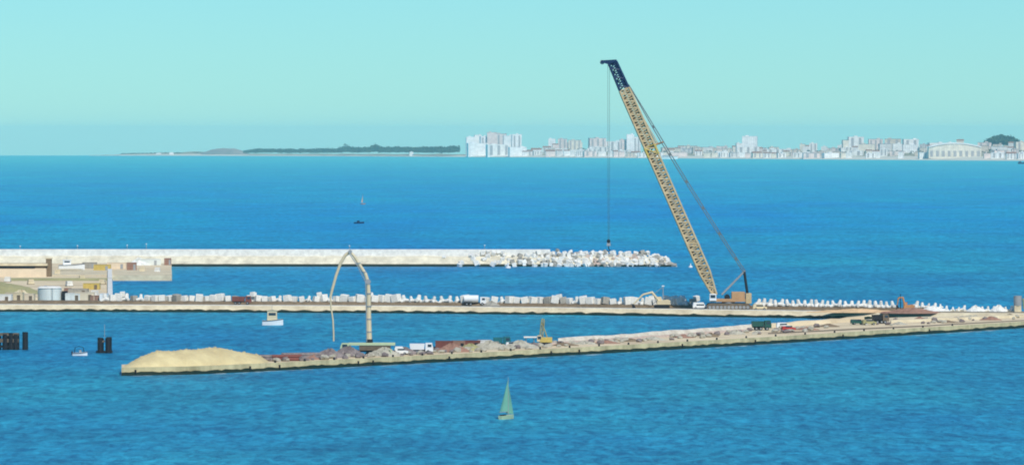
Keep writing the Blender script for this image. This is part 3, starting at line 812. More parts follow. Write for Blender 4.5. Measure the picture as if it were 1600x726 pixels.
part('side_plate', pl, M['navy'], bh)
part('sheave', MB().cyl((head.x - 3.4, 0, head.z + .1), .75, .9, 'Y', 18), M['steel'], bh)
part('sheave', MB().cyl((head.x + .6, 0, head.z + .2), .8, 1.6, 'Y', 18), M['steel'], bh)
# gantry mast and pendants
gt = cp(1163, 424)
gm = MB()
for yy in (-1.6, 1.6):
    gm.tube([cp(1128, 460, yy), gt + Vector((0, yy * .7, 0))], .26, 6)
gm.tube([gt + Vector((0, -1.4, 0)), gt + Vector((0, 1.4, 0))], .35, 8)
part('gantry', gm, M['steel'], t)
gb = MB()
for yy in (-1.5, 1.5):
    gb.tube([gt + Vector((0, yy * .8, 0)), cp(1168, 459, yy)], .38, 6)
part('gantry_back_leg', gb, M['black'], t)
top = cp(982, 132)
for yy in (-1.3, 1.3):
    a_ = top + Vector((0, yy, 0)); b_ = gt + Vector((0, yy, 0))
    pb = MB(); N = 14
    for off in (-.42, .42):
        pts = [a_.lerp(b_, i / N) + Vector((off * math.sin(math.pi * min(1, 3 * i / N) / 2), 0, -1.2 * math.sin(math.pi * i / N))) for i in range(N + 1)]
        pb.tube(pts, .13, 5)
    for i in range(1, N): 
        c = a_.lerp(b_, i / N) + Vector((0, 0, -1.2 * math.sin(math.pi * i / N)))
        pb.box(c, (1.0, .15, .4), tilt=(0, 1.0)) if i % 2 else None
    part('pendant_line', pb, M['pendant'], t)
# boom hoist ropes from the boom shoulder down to the gantry base side (fan along the upper boom)
for k_ in range(4):
    yk = -1.2 + .8 * k_
    part('luffing_rope', MB().tube([cp(978, 136, yk), cp(1020 + 3.0 * k_, 226, yk)], .16, 5), M['cr_cream'], t)
part('rope_spreader', MB().tube([cp(1013, 230), cp(1036, 222)], .3, 6), M['cr_orange'], t)
hp = cp(951, 376)
tip = Vector((head.x - 2.6, 0, head.z))
rp = MB()
for dx in (-.3, .3): rp.tube([Vector((hp.x + dx, 0, tip.z)), Vector((hp.x + dx * .6, 0, hp.z))], .055, 5)
part('hoist_rope', rp, M['cable'], t)
hk = part('hook_block', MB().box((hp.x, 0, hp.z - .9), (1.3, .8, 1.6), taper=.8), M['steel'], t)
part('hook', MB().tube([(hp.x, 0, hp.z - 1.7), (hp.x, 0, hp.z - 2.6), (hp.x + .5, 0, hp.z - 3.1), (hp.x + .1, 0, hp.z - 3.6), (hp.x - .5, 0, hp.z - 3.2)], .16, 6), M['black'], hk)
part('block_sheave', MB().cyl((hp.x, 0, hp.z - .1), .6, .9, 'Y', 16), M['black'], hk)
q = on_mid(1094, 10); car('pickup', 'white pickup parked at the left end of the giant crane tracks', q, .1, M['white_paint'], 5.0, 2.2, 'pickup')
q = on_mid(1187, 9); car('parked_van', 'small cream van behind the giant crane on the middle mole', q, .1, M['boom_cream'])

# orange excavator area at the right
excavator('orange_excavator', 'orange excavator with raised boom on the middle mole near the right', on_mid(1418, 13), math.pi, M['orange'], 1.0, reach=[(.8, 1.9), (1.6, 4.6), (3.0, 4.4), (3.4, 2.0)])
q = on_mid(1407, 16); t = thing('signal_mast', 'thin dark mast beside the orange excavator', 'mast', q)
part('pole', MB().tube([(0, 0, 0), (0, 0, 5.6)], [.18, .1], 8), M['black'], t)
part('crossarm', MB().tube([(-.8, 0, 4.6), (.8, 0, 4.6)], .09, 6), M['black'], t)
heap('spoil_heap', 'orange brown spoil heap below the orange excavator', 'heap', on_mid(1424, 3), 10, 5, 1.5, M['rust2'], 12)
heap('spoil_heap', 'low pale spoil heap left of the orange brown heap', 'heap', on_mid(1340, 2.5), 17, 3, 1.0, M['tan'], 13)
heap('white_heap', 'white gravel heap right of the orange excavator, the wider one', 'heap', on_mid(1458, 19), 5.5, 4, 1.6, M['white_conc'], 14)
heap('white_heap', 'white gravel heap right of the centre of the right shore', 'heap', on_mid(1524, 19), 3.2, 3, 1.9, M['white_conc'], 15)
heap('white_heap', 'rightmost white gravel heap before the grey tower', 'heap', on_mid(1560, 19), 3, 3, 2.1, M['white_conc'], 16)
q = on_mid(1590, 18); t = thing('batching_tower', 'grey silo tower at the right edge of the middle mole', 'tower', q)
part('frame', MB().box((0, 0, 1.0), (2.2, 2.2, 2.0)), M['cream'], t)
part('silo', MB().cyl((0, 0, 3.6), 1.3, 3.2, n=20), M['steel'], t)
part('hopper', MB().cyl((2.6, 0, 2.6), .8, 3.4, n=16, r2=1.2), M['pale_green'], t)

# fill between middle and near mole on the right is part of the near mole; small vehicles there
truck('dark_green_truck', 'dark green truck on the near mole below the giant crane', on_near(1190, .72), .1, M['dgreen'], M['dgreen'], 5.6)
car('white_van', 'white van right of the dark green truck', on_near(1224, .7), .1, M['white_paint'], 4.2)
car('red_car', 'red car right below the white van on the near mole', on_near(1232, .45), .2, M['red'], 4.0, 1.5, 'car')
car('dark_car', 'dark green car near the right junction of the moles, left of two', on_near(1340, .6), .2, M['dgreen'], 4.2, 1.6, 'car')
car('dark_car', 'olive green car near the right junction of the moles, middle one', on_near(1358, .5), .2, M['olive'], 4.2, 1.6, 'car')
truck('brown_truck', 'small dark brown truck beside the olive green car', on_near(1376, .55), .2, M['brown_wood'], M['black'], 4.8)

# ---- clutter on the near mole
# dark pipe stacks
def pipe_stack(label, px, s, L, n, r, m, rz=.25):
    t = thing('pipe_stack', label, 'pipe stack', on_near(px, s), rz)
    for row in range(2):
        for i in range(n - row):
            part('pipe', MB().cyl((0, (i - (n - row) / 2) * 2.05 * r, r + row * 1.75 * r), r, L * rnd.uniform(.93, 1), 'X', 12), m, t)
    for x in (-L * .3, L * .3): part('sleeper', MB().box((x, 0, .04), (.3, n * 2.05 * r, .16)), M['brown_wood'], t)
    return t
pipe_stack('dark steel pipe stack nearest the sand heap', 425, .6, 9, 4, .42, M['rubble'])
pipe_stack('dark rust brown pipe stack just right of the first stack', 447, .45, 8, 4, .42, M['rust'])
pipe_stack('dark grey pipe stack third from the sand heap', 470, .65, 10, 4, .45, M['rubble'])
# rocks
rk = []
for i in range(6):
    rg = random.Random(40 + i); b = MB().rock((0, 0, .35), 1.0, rg); rk.append([b.mesh('rock', M[k]) for k in ('rubble', 'rubble_pale')])
ROCKS = 0
def zone_near(px):
    for lim, nm in ((505, 'right of the pipe stacks'), (560, 'left of the arched boom truck'), (625, 'beside the arched boom truck'), (690, 'around the white flatbed truck'), (760, 'in front of the rusty containers'), (830, 'left of the yellow drill rig'), (1185, 'in front of the white gravel ridge'), (1400, 'beyond the dark green truck')):
        if px < lim: return nm
    return 'near the right edge'
for i in range(295):
    px = rnd.uniform(420, 640) if i < 100 else (rnd.uniform(640, 868) if i < 190 else rnd.uniform(868, 1590))
    s = rnd.uniform(.2, .95) if px < 868 else rnd.uniform(.3, .72)
    k = 1 if (rnd.random() < .35 or px > 700 and rnd.random() < .5) else 0
    z = rnd.uniform(.5, 1.25) if px < 868 else rnd.uniform(.5, 1.2)
    o = bpy.data.objects.new('rock', rnd.choice(rk)[k]); col.objects.link(o)
    o.location = on_near(px, s, .05); o.rotation_euler = (rnd.uniform(-.3, .3), rnd.uniform(-.3, .3), rnd.uniform(0, 6)); o.scale = (z, z, z)
    side = 'close to the water edge' if s < .45 else 'towards the back'
    tagp(o, '%s rock %s, %s' % (('dark purplish', 'pale cream')[k], side, zone_near(px)), 'rock', 'rocks scattered on the near mole')
for k, (px, s, r, h, mm, lab) in enumerate([(515, .7, 5, 2.2, 'rubble', 'dark rubble heap left of the arched boom truck'), (545, .75, 5, 2.6, 'rubble', 'dark rubble heap just left of the truck cab under the arched boom'),
        (487, .5, 4, 1.6, 'rust2', 'reddish brown rubble heap beside the pipe stacks'), (600, .45, 5, 2.2, 'rubble_pale', 'pale rubble heap in front of the arched boom truck'),
        (632, .55, 4, 1.9, 'rubble', 'dark rubble heap left of the white flatbed truck'), (705, .5, 5, 2.2, 'rust2', 'reddish rubble heap in front of the rusty containers'),
        (765, .55, 6, 2.3, 'rubble_pale', 'pale rubble heap left of the white van'), (812, .5, 6, 2.0, 'rubble_pale', 'pale rubble heap left of the yellow drill rig'),
        (735, .6, 4, 1.8, 'olive', 'olive rubble heap between the reddish and pale heaps')]):
    heap('rubble_heap', lab, 'heap', on_near(px, s), r, r * .6, h, M[mm], 60 + k)

for k, (px, s) in enumerate([(882, .45), (913, .5), (948, .4), (985, .5), (1021, .45), (1068, .5), (1110, .42), (1150, .5), (1262, .45), (1295, .6), (1405, .4), (1437, .7), (1480, .35), (1515, .6), (1548, .4), (1578, .62)]):
    nm = ['brown', 'pale', 'reddish brown'][k % 3]
    where = 'in front of the white gravel ridge' if px < 1185 else ('between the red car and the dark cars' if px < 1330 else 'right of the small brown truck')
    heap('small_heap', 'low %s heap on the near mole %s' % (nm, where), 'heap', on_near(px, s), rnd.uniform(2.2, 4.2), 2.4, rnd.uniform(.7, 1.2), M[['brownrock', 'rubble_pale', 'rust2'][k % 3]], 90 + k, 'low heaps along the near mole')
# foam along the near mole
b = MB()
for i in range(150):
    px = rnd.uniform(195, 1600); f = P(px, interp(FR, px)); L_ = rnd.uniform(1.5, 6); d_ = (P(px + 8, interp(FR, px + 8)) - f).normalized(); n_ = Vector((d_.y, -d_.x, 0))
    c = f + n_ * rnd.uniform(.8, 4.5); c.z = sea(c.x, c.y) + .03; w_ = rnd.uniform(.2, .7)
    m_ = 6; vs = []
    for j in range(m_ + 1):
        e = math.sin(math.pi * j / m_) * w_ * rnd.uniform(.6, 1.3); q_ = c + d_ * L_ * (j / m_ - .5)
        vs += [q_ + n_ * e, q_ - n_ * e]
    b.add(vs, [(2 * j, 2 * j + 2, 2 * j + 3, 2 * j + 1) for j in range(m_)])
o = part('sea_foam', b, M['foam']); tagp(o, 'thin broken foam on the water at the foot of the near mole', 'foam', kind='stuff')
# arched boom pump truck
q = on_near(577, .7)
t = thing('boom_pump_truck', 'pale green pump truck with tall arched cream placing boom', 'truck', q)
for x in (-5.2, -3.6, 2.6, 4.0, 5.4):
    for y in (-1.15, 1.15): wheel(t, x, y, .58, .4)
part('chassis', MB().box((0, 0, 1.2), (13.6, 1.2, .4)), M['black'], t)
part('deck', MB().box((.7, 0, 3.05), (12.2, 2.5, .7)), M['pale_green'], t, bevel=.05)
part('side_box', MB().box((1.5, 0, 2.0), (8.2, 2.2, 1.2)), M['brown_wood'], t)
cb = part('cab', MB().prism([(-7.6, .8), (-5.3, .8), (-5.3, 3.3), (-7.2, 3.3), (-7.6, 2.2)], -1.2, 1.2), M['pale_green'], t)
part('side_window', MB().box((-6.4, -1.22, 2.6), (1.3, .06, .8)), M['glass'], cb)
for x in (-4.6, 4.6):
    for y in (-1, 1):
        part('outrigger', MB().tube([(x, y * 1.0, 1.6), (x + (1 if x > 0 else -1) * 1.2, y * 3.4, 1.5), (x + (1 if x > 0 else -1) * 1.2, y * 3.4, 0)], .16, 6), M['pale_green'], t)
def pp(px, py, y=0.0): return Vector(((px - 800) / F * q.y - q.x, y, HC - (py - EYE) / F * q.y - q.z))
part('turret', MB().cyl((pp(577, 536).x, 0, 3.8), .9, 1.0, n=18), M['black'], t)
part('lower_boom', MB().tube([pp(577, 537), pp(576, 500), pp(576, 462), pp(575, 440)], [.72, .66, .58, .5], 8), M['boom_cream'], t)
part('middle_boom', MB().tube([pp(575, 441), pp(571, 428), pp(562, 414), pp(554, 401), pp(547, 393)], [.5, .48, .42, .38, .32], 8), M['boom_cream'], t)
part('boom_pivot', MB().cyl(pp(575, 440), .7, 1.2, 'Y', 16), M['steel'], t)
part('boom_pivot', MB().cyl(pp(547, 393), .5, 1.0, 'Y', 16), M['steel'], t)
part('upper_boom', MB().tube([pp(547, 393, .3), pp(539, 399, .3), pp(532, 411, .3), pp(525, 430, .3), pp(519, 452, .3), pp(516, 464, .3)], [.42, .42, .4, .38, .36, .32], 8), M['boom_cream'], t)
part('delivery_hose', MB().tube([pp(516, 463, .3), pp(517, 480, .3), pp(520, 500, .3), pp(521, 522, .3), pp(521, 533, .3)], .22, 6), M['boom_cream'], t)
part('delivery_pipe', MB().tube([pp(573, 534, -.8), pp(572, 470, -.8), pp(571, 440, -.8), pp(558, 414, -.8), pp(546, 396, -.7)], .11, 6), M['steel'], t)

for px_, py_ in ((576.5, 518), (576, 498), (576, 478), (575.6, 458), (569, 425), (560, 411)):
    part('pipe_clamp', MB().cyl(pp(px_, py_), .78 if py_ > 440 else .56, .3, 'Z', 12), M['steel'], t)
car('white_van', 'white van left of the white flatbed truck on the near mole', on_near(627, .5), .05, M['white_paint'], 3.6, 2.2)
truck('flatbed_truck', 'white truck on the near mole right of the arched boom', on_near(659, .45), 0, M['white_paint'], M['white_paint'], 6.0)
crate_box('rusty_container', 'dark red container left of the brown one, near mole', 'container', on_near(694, .8), .05, (4.6, 2.4, 2.6), M['rust'], M['black'])
crate_box('rusty_container', 'dark brown container between the dark red and maroon ones', 'container', on_near(716, .82), .1, (3.4, 2.4, 2.4), M['rust2'], M['black'])
crate_box('rusty_container', 'maroon container left of the pale huts on the near mole', 'container', on_near(738, .78), -.05, (4.2, 2.4, 2.3), M['rust'], M['black'])
crate_box('site_hut', 'pale hut right of the maroon container on the near mole', 'hut', on_near(757, .8), .1, (3.6, 2.4, 2.2), M['white_conc'], M['steel'])
crate_box('site_hut', 'grey hut just left of the dark teal truck', 'hut', on_near(770, .55), .1, (3.0, 2.4, 2.0), M['cube_grey'], M['steel'])
truck('teal_truck', 'dark teal tipper truck left of the yellow drill rig', on_near(785, .85), .05, M['teal'], M['teal'], 4.6)
car('white_car', 'small white car right of the dark teal truck', on_near(800, .6), .1, M['white_paint'], 3.4, 1.6, 'car')
# drill rig
q = on_near(848, .62); t = thing('drill_rig', 'yellow drill rig with short lattice mast on the near mole', 'drill rig', q, 0)
tracks(t, 4.6, 2.6, .9, .6)
part('upper_body', MB().box((.9, 0, 1.7), (3.4, 2.4, 1.4)), M['yellow'], t, bevel=.06)
cb = part('cab', MB().box((-.9, -.6, 2.1), (1.3, 1.2, 1.7), taper=.9), M['boom_cream'], t)
part('window', MB().box((-.9, -1.22, 2.3), (.9, .06, .8)), M['glass'], cb)
part('mast', lattice(Vector((-.6, .4, .6)), Vector((.1, .4, 7.4)), .8, .6, .9, .11, .08, 9), M['olive'], t)
part('drill_boom', MB().tube([(1.2, .4, 2.4), (-.2, .4, 6.4)], .16, 6), M['olive'], t)
part('platform', MB().box((-3.4, 0, 2.45), (3.6, 1.6, .35)), M['white_conc'], t)
part('platform_leg', MB().tube([(-4.6, 0, 0), (-4.6, 0, 2.3)], .12, 6), M['steel'], t)
part('platform_leg', MB().tube([(-2.4, 0, 0), (-2.4, 0, 2.3)], .12, 6), M['steel'], t)
# near mole deck bollards along the edge
bm_ = MB().cyl((0, 0, .3), .28, .6, n=10, r2=.22).mesh('mooring_bollard', M['black'])
for i, px in enumerate(range(430, 1500, 46)):
    o = bpy.data.objects.new('mooring_bollard', bm_); col.objects.link(o); o.location = on_near(px, .015, .1)
    tagp(o, 'small black mooring bollard on the water edge of the near mole', 'bollard', 'bollards along the near mole edge')

# ------------------------------------------------------------------ things on the water
p = P(426, 507.5)
workboat('cabin_boat', 'white motorboat with tall cream wheelhouse off the middle mole', 'boat', p, .12, 6.6, 2.4, 1.5, (1.9, 3.2, 3.0, -.2), M['white_paint'], M['boom_cream'], 4.6)
p = P(125, 555)
t = workboat('small_motorboat', 'small white open motorboat with thin sun frame between the dark piles', 'boat', p, 0, 4.0, 1.6, .75, None, M['white_paint'], M['white_paint'])
fr = MB()
for y in (-.6, .6): fr.tube([(-1.5, y, .7), (-1.3, y, 2.2), (-.4, y, 2.5), (.9, y, 2.2), (1.1, y, .7)], .05, 5)
part('sun_frame', fr, M['black'], t)
part('console', MB().box((.1, 0, 1.1), (.6, .7, .8)), M['steel'], t)
part('outboard', MB().box((-2.15, 0, .7), (.35, .4, .9)), M['black'], t)
# sailing boat
p = P(792, 654)
t = thing('sailing_boat', 'small sailing boat with pale green sails in the foreground', 'sailing boat', p, .9)
secs = []
for i in range(11):
    s = i / 10; w_ = .75 * math.sin(math.pi * (.12 + .88 * (1 - s)) / 1.0 * .62 + .1) if s < 1 else .02
    w_ = .75 * (1 - max(0, (s - .4) / .6) ** 2) * (.7 + .3 * min(1, s * 3)) + .02
    x = (s - .5) * 4.6
    secs.append([(x, -w_, .75 + .15 * s), (x, -w_ * .7, 0), (x, 0, -.3), (x, w_ * .7, 0), (x, w_, .75 + .15 * s)])
part('hull', loft(secs).add([q_ for sct in secs for q_ in (sct[0], sct[4])], [(2 * i, 2 * i + 1, 2 * i + 3, 2 * i + 2) for i in range(10)]), M['pale_green'], t)
part('mast', MB().tube([(.5, 0, .6), (.45, 0, 8.8)], [.08, .05], 8), M['steel'], t)
part('sail_boom', MB().tube([(.5, 0, 1.5), (-2.2, .25, 1.45)], .06, 6), M['steel'], t)
def sailm(A, Bp, C, belly):
    b = MB(); N = 10; vs = []
    for i in range(N + 1):
        for j in range(N + 1):
            u_ = i / N; v_ = j / N
            a = A.lerp(Bp, u_); c = A.lerp(C, u_); q_ = a.lerp(c, v_)
            vs.append(q_ + Vector((0, belly * math.sin(math.pi * v_) * u_ * (1.2 - u_) * 2, 0)))
    fs = [(i * (N + 1) + j, (i + 1) * (N + 1) + j, (i + 1) * (N + 1) + j + 1, i * (N + 1) + j + 1) for i in range(N) for j in range(N)]
    n0 = len(vs); vs2 = [v + Vector((0, .02, 0)) for v in vs]
    b.add(vs + vs2, fs + [tuple(k + n0 for k in reversed(f)) for f in fs]); return b
part('mainsail', sailm(Vector((.4, 0, 8.3)), Vector((.4, 0, 1.6)), Vector((-2.1, .25, 1.55)), .45), M['sail'], t, smooth=True)
part('foresail', sailm(Vector((.55, 0, 7.2)), Vector((2.25, 0, 1.0)), Vector((.3, .5, 1.2)), .35), M['sail'], t, smooth=True)
part('crew_cockpit', MB().box((-1.3, 0, .85), (1.3, .8, .25)), M['black'], t)
# far tiny sailing boat
p = P(567, 319)
t = thing('far_sailing_boat', 'tiny far sailing boat with pinkish sail on the open sea', 'sailing boat', p, .3)
part('hull', MB().prism([(-2.2, .7), (-1.8, 0), (1.8, 0), (2.5, .8)], -.8, .8), M['rust2'], t)
part('mast', MB().tube([(0, 0, .6), (0, 0, 9)], .1, 6), M['steel'], t)
part('mainsail', sailm(Vector((0, 0, 8.6)), Vector((0, 0, 1.6)), Vector((-1.5, .3, 1.6)), .4), M['cube_pink'], t)
p = P(561, 349); workboat('dark_launch', 'low dark launch far out below the tiny far sailing boat', 'boat', p, 0, 7, 2, .9, (1.3, 1.8, .9, -.5), M['navy'], M['navy'])
def buoy(label, px, py, r, m):
    t = thing('mooring_buoy', label, 'buoy', P(px, py))
    part('float', MB().cyl((0, 0, .1), r, 1.2 * r, n=18, r2=r * .8), m, t)
    part('top_mark', MB().cyl((0, 0, 1.2 * r), r * .25, 1.2 * r, n=10), m, t)
buoy('white buoy off the right tip of the outer breakwater', 1079, 417.5, 1.0, M['white_paint'])
buoy('white buoy against the foot of the outer breakwater left of the rubble', 794, 418.5, 1.3, M['white_paint'])

# dark pile dolphins
def dolphin(label, pxs, py, caps, mast=None, h=4.6):
    p0 = P(sum(pxs) / len(pxs), py)
    t = thing('mooring_dolphin', label, 'mooring dolphin', p0)
    for px in pxs:
        x = (px - 800) / F * p0.y - p0.x
        for y in (-.8, .8):
            part('pile', MB().cyl((x + rnd.uniform(-.1, .1), y, h / 2 - 1), .78, h + 2 + rnd.uniform(-.5, .4), n=12), M['black'], t)
    for a, b_, z, hh, mm in caps:
        x0 = (a - 800) / F * p0.y - p0.x; x1 = (b_ - 800) / F * p0.y - p0.x
        part('beam', MB().box(((x0 + x1) / 2, 0, z), (x1 - x0, 2.6, hh)), M[mm], t)
    if mast:
        x = (mast - 800) / F * p0.y - p0.x
        part('beacon_mast', MB().tube([(x, 0, h), (x, 0, h + 3.6)], .08, 6), M['steel'], t)
    return t
dolphin('black pile cluster with brown cross beams at the left edge', [-14, -4, 8, 17, 25], 546, [(-18, 29, 4.3, .7, 'brown_wood'), (-18, 29, .9, .6, 'black'), (-18, 29, 2.6, 1.0, 'brown_wood')])
dolphin('single thick black pile pair right of the large pile cluster', [39], 546, [(35, 43, .5, .7, 'black')], None, 5.0)
dolphin('pair of black piles with thin beacon mast beside the small motorboat', [157, 169], 551, [(150, 175, .35, .5, 'black'), (153, 163, 3.2, .5, 'brown_wood')], 163, 4.2)

# ------------------------------------------------------------------ far coast
CO = [(120, 243.1), (300, 243.4), (500, 244.0), (720, 245.2), (1000, 247.2), (1300, 249.3), (1600, 251.3), (2100, 254)]
def cz(px):      # land height profile (m) behind the shore
    return interp([(120, 0), (180, 2), (230, 8), (330, 16), (375, 16), (385, 5), (720, 5), (830, 6), (880, 26), (950, 20), (980, 10), (1060, 14), (1200, 12), (1300, 18), (1500, 22), (1560, 30), (1620, 22), (2100, 15)], px)
rows = []; beach = []
for x in xs(140, 2100, 8):
    p = P(x, interp(CO, x)); h = cz(x) * (1 + .12 * math.sin(x * .13)); k = min(1.0, (x - 139) / 60)
    pts = []
    for dy, z in ((0, -3), (4, .8), (60, 3.2 * k), (350, 4 * k + h * .3), (900, 4 * k + h * .8), (1500, 4 * k + h), (2300, h * .5), (3000, -8)):
        yy = p.y + dy * (1 if x > 300 else .5); xx = p.x * yy / p.y
        pts.append((xx, yy, sea(xx, yy) + z + (rnd.uniform(-.5, .5) if dy > 300 else 0)))
    rows.append(pts)
b = MB(); n = len(rows[0])
vs = [q_ for r in rows for q_ in r]
fs = [(i * n + k, (i + 1) * n + k, (i + 1) * n + k + 1, i * n + k + 1) for i in range(len(rows) - 1) for k in range(n - 1)]
b.add(vs, fs)
o = struct('coast_ground', b, [M['coast'], M['beach']], 'low far coast land behind the open sea', 'land', True)
for i, f in enumerate(o.data.polygons):
    if i % (n - 1) < 3: f.material_index = 1
def on_coast(px, dy, z=0.0):
    p = P(px, interp(CO, px)); yy = p.y + dy; xx = p.x * yy / p.y
    h = cz(px)
    hh = interp([(0, 0), (60, 3.2), (350, 4 + h * .3), (900, 4 + h * .8), (1500, 4 + h), (2300, h * .5)], dy)
    return Vector((xx, yy, sea(xx, yy) + hh + z))

# headland bluff (greyish low hill at left)
rows = []
for x in xs(318, 386, 3):
    p = on_coast(x, 500); h = interp([(318, 2), (330, 17), (345, 23), (368, 22), (380, 9), (386, 1)], x) + rnd.uniform(-1, 1)
    rows.append([(p.x, p.y - 260, p.z - 9), (p.x, p.y - 200, p.z + h * .7), (p.x, p.y, p.z + h), (p.x, p.y + 200, p.z + h * .8), (p.x, p.y + 420, p.z - 9)])
hl = struct('headland', loft(rows), M['bluff'], 'grey low headland bluff on the far coast', 'hill', True)

# distant woods (one mass each, leaf-clump faces)
def wood(name, label, x0, x1, dy0, dy1, n, hfun, m, seed, zbase=0.0):
    rg = random.Random(seed); b = MB()
    for i in range(n):
        px = rg.uniform(x0, x1); dy = rg.uniform(dy0, dy1); p = on_coast(px, dy, zbase); H = hfun(px) * rg.uniform(.7, 1.1); r = rg.uniform(.28, .42) * max(H, 9)
        for k in range(26):
            th = rg.uniform(0, 6.28); ph = math.acos(rg.uniform(-.6, 1)); rr = r * rg.uniform(.6, 1)
            c = Vector((p.x + rr * math.sin(ph) * math.cos(th) * 1.3, p.y + rr * math.sin(ph) * math.sin(th), p.z + H * .62 + rr * math.cos(ph) * .75))
            s = rg.uniform(.25, .45) * r
            a_, b_, c_ = [Vector((rg.gauss(0, 1), rg.gauss(0, 1), rg.gauss(0, 1))).normalized() * s for _ in range(3)]
            b.add([c + a_, c + b_, c + c_, c - a_ * .8], [(0, 1, 2), (0, 2, 3)])
    o = part(name, b, m); return tagp(o, label, 'woodland', kind='stuff')
def wh(px):
    h = interp([(380, 20), (402, 28), (425, 26), (530, 28), (540, 44), (548, 34), (580, 34), (586, 46), (592, 34), (700, 34), (714, 38)], px)
    return h
wood('woodland', 'dark teal woodland along the far shore left of the white towers', 382, 714, 60, 700, 1300, wh, M['leaf'], 3)
wood('grove', 'dark green wooded mound above the town at the far right', 1540, 1592, 1300, 1700, 260, lambda px: 44 * math.sin(math.pi * (px - 1535) / 62) ** .5 , M['leaf'], 4)
wood('scrub', 'thin dark scrub along the sandy spit at the far left', 190, 330, 300, 600, 160, lambda px: 7, M['leaf2'], 5)
wood('town_greenery', 'patches of green tree cover between the far town blocks', 820, 1700, 350, 1200, 420, lambda px: 11, M['leaf2'], 6)

# buildings of the far town
blds = []
def building(px0, px1, ytop, dy, wi, roof='flat', depth=None, loggias=0, adj=None, name='apartment_block', base_dy=None):
    p = on_coast((px0 + px1) / 2, dy); s = F / p.y
    W = (px1 - px0) / s; ztop = HC - (ytop - EYE) / s; H = max(5, ztop - p.z)
    D = depth or max(12, min(W * .6, 30))
    wn, wm = WALLS[wi]
    t = thing(name, '', 'building', (p.x, p.y, p.z), rnd.uniform(-.25, .25), 'far town buildings')
    part('wall', MB().box((0, 0, H / 2 - 2), (W, D, H + 4)), wm, t)
    if roof == 'flat':
        part('roof', MB().box((0, 0, H + .4), (W + .8, D + .8, .8)), M['roof_white'] if wi in (0, 4) else M['roof_grey'], t)
        if W > 14: part('stair_tower', MB().box((W * rnd.uniform(-.3, .3), 0, H + 2), (W * .22, D * .5, 3.4)), wm, t)
    elif roof == 'gable':
        part('roof', MB().add([(-W / 2 - .5, -D / 2 - .5, H), (W / 2 + .5, -D / 2 - .5, H), (W / 2 + .5, D / 2 + .5, H), (-W / 2 - .5, D / 2 + .5, H), (-W / 2 - .5, 0, H + D * .28), (W / 2 + .5, 0, H + D * .28)],
                              [(0, 1, 5, 4), (2, 3, 4, 5), (0, 4, 3), (1, 2, 5), (3, 2, 1, 0)]), M['roof_red'], t)
    for i in range(loggias):
        x = -W / 2 + W * (i + .5) / loggias
        part('loggia', MB().box((x, -D / 2 - .1, H * .52), (W / loggias * .34, .9, H * .84)), M['loggia'], t)
    size = 'tall' if H > 38 else ('mid height' if H > 20 else 'low')
    wide = 'wide' if W > 55 else ('narrow' if W < 26 else '')
    rf = {'flat': 'flat roofed', 'gable': 'red roofed', 'none': 'plain'}[roof]
    kind = 'tower' if H > 38 and W < 70 else ('block' if H > 12 else 'house')
    blds.append((t, ' '.join(x for x in (size, wide, wn, rf, kind) if x), (px0 + px1) / 2, dy, adj))
    return t
# landmark cluster
big_ = [(728, 742, 214, 300, 4, 0), (741, 752, 211, 420, 0, 0), (750, 764, 213, 320, 4, 2), (761, 777, 207, 420, 2, 0), (776, 791, 209, 460, 2, 2), (788, 802, 212, 330, 0, 0), (800, 815, 210, 430, 4, 2),
        (730, 762, 224, 150, 4, 0), (760, 796, 226, 150, 0, 3), (795, 822, 230, 150, 4, 0),
        (968, 979, 218, 500, 2, 2), (979, 991, 210, 560, 4, 0), (990, 1001, 214, 480, 0, 2), (1160, 1183, 213, 700, 4, 0), (1150, 1162, 224, 760, 0, 0),
        (1152, 1186, 229, 380, 0, 3), (1325, 1349, 214, 900, 0, 2), (1316, 1336, 219, 850, 1, 0), (857, 868, 217, 900, 4, 0), (872, 886, 217, 950, 2, 2), (888, 908, 219, 1000, 1, 3), (920, 946, 216, 1100, 2, 3)]
for a_, b_, y, dy, wi, lg in big_:
    building(a_, b_, y, dy, wi, 'flat', None, lg)
# town fabric: rows at increasing distance behind the shore
def sky(px): return interp([(815, 231), (832, 227), (860, 222), (900, 221), (955, 222), (975, 228), (1010, 232), (1035, 229), (1060, 228), (1110, 227), (1150, 226), (1200, 230), (1225, 228), (1300, 222), (1350, 219), (1380, 218), (1440, 220), (1540, 220), (1600, 219), (1760, 222)], px)
for dy, lo, p_gap, frac in ((130, 816, .16, .22), (400, 818, .10, .5), (800, 830, .08, .8), (1250, 850, .12, 1.0)):
    x = lo
    while x < 1700:
        w_ = rnd.choice([7, 9, 11, 14, 18, 24]) * rnd.uniform(.85, 1.15)
        if 1449 < x + w_ / 2 < 1532 and dy < 500: x += w_; continue
        if rnd.random() > p_gap and not (955 < x < 1025 and dy > 500):
            base = 243 + (x - 830) * .0075
            yt = base - (base - sky(x)) * frac * rnd.uniform(.72, 1.06) - (3 if frac < .3 else 0)
            building(x, x + w_ * .94, yt, dy + rnd.uniform(-50, 50), rnd.choices(range(6), [5, 3, 2, 2, 4, 2])[0], rnd.choice(['flat', 'flat', 'gable']) if w_ < 19 else 'flat', None, rnd.choice([0, 2, 2, 3]) if w_ > 10 else 0, None, 'town_house' if w_ < 12 else 'apartment_block')
        x += w_ * rnd.uniform(.98, 1.2)
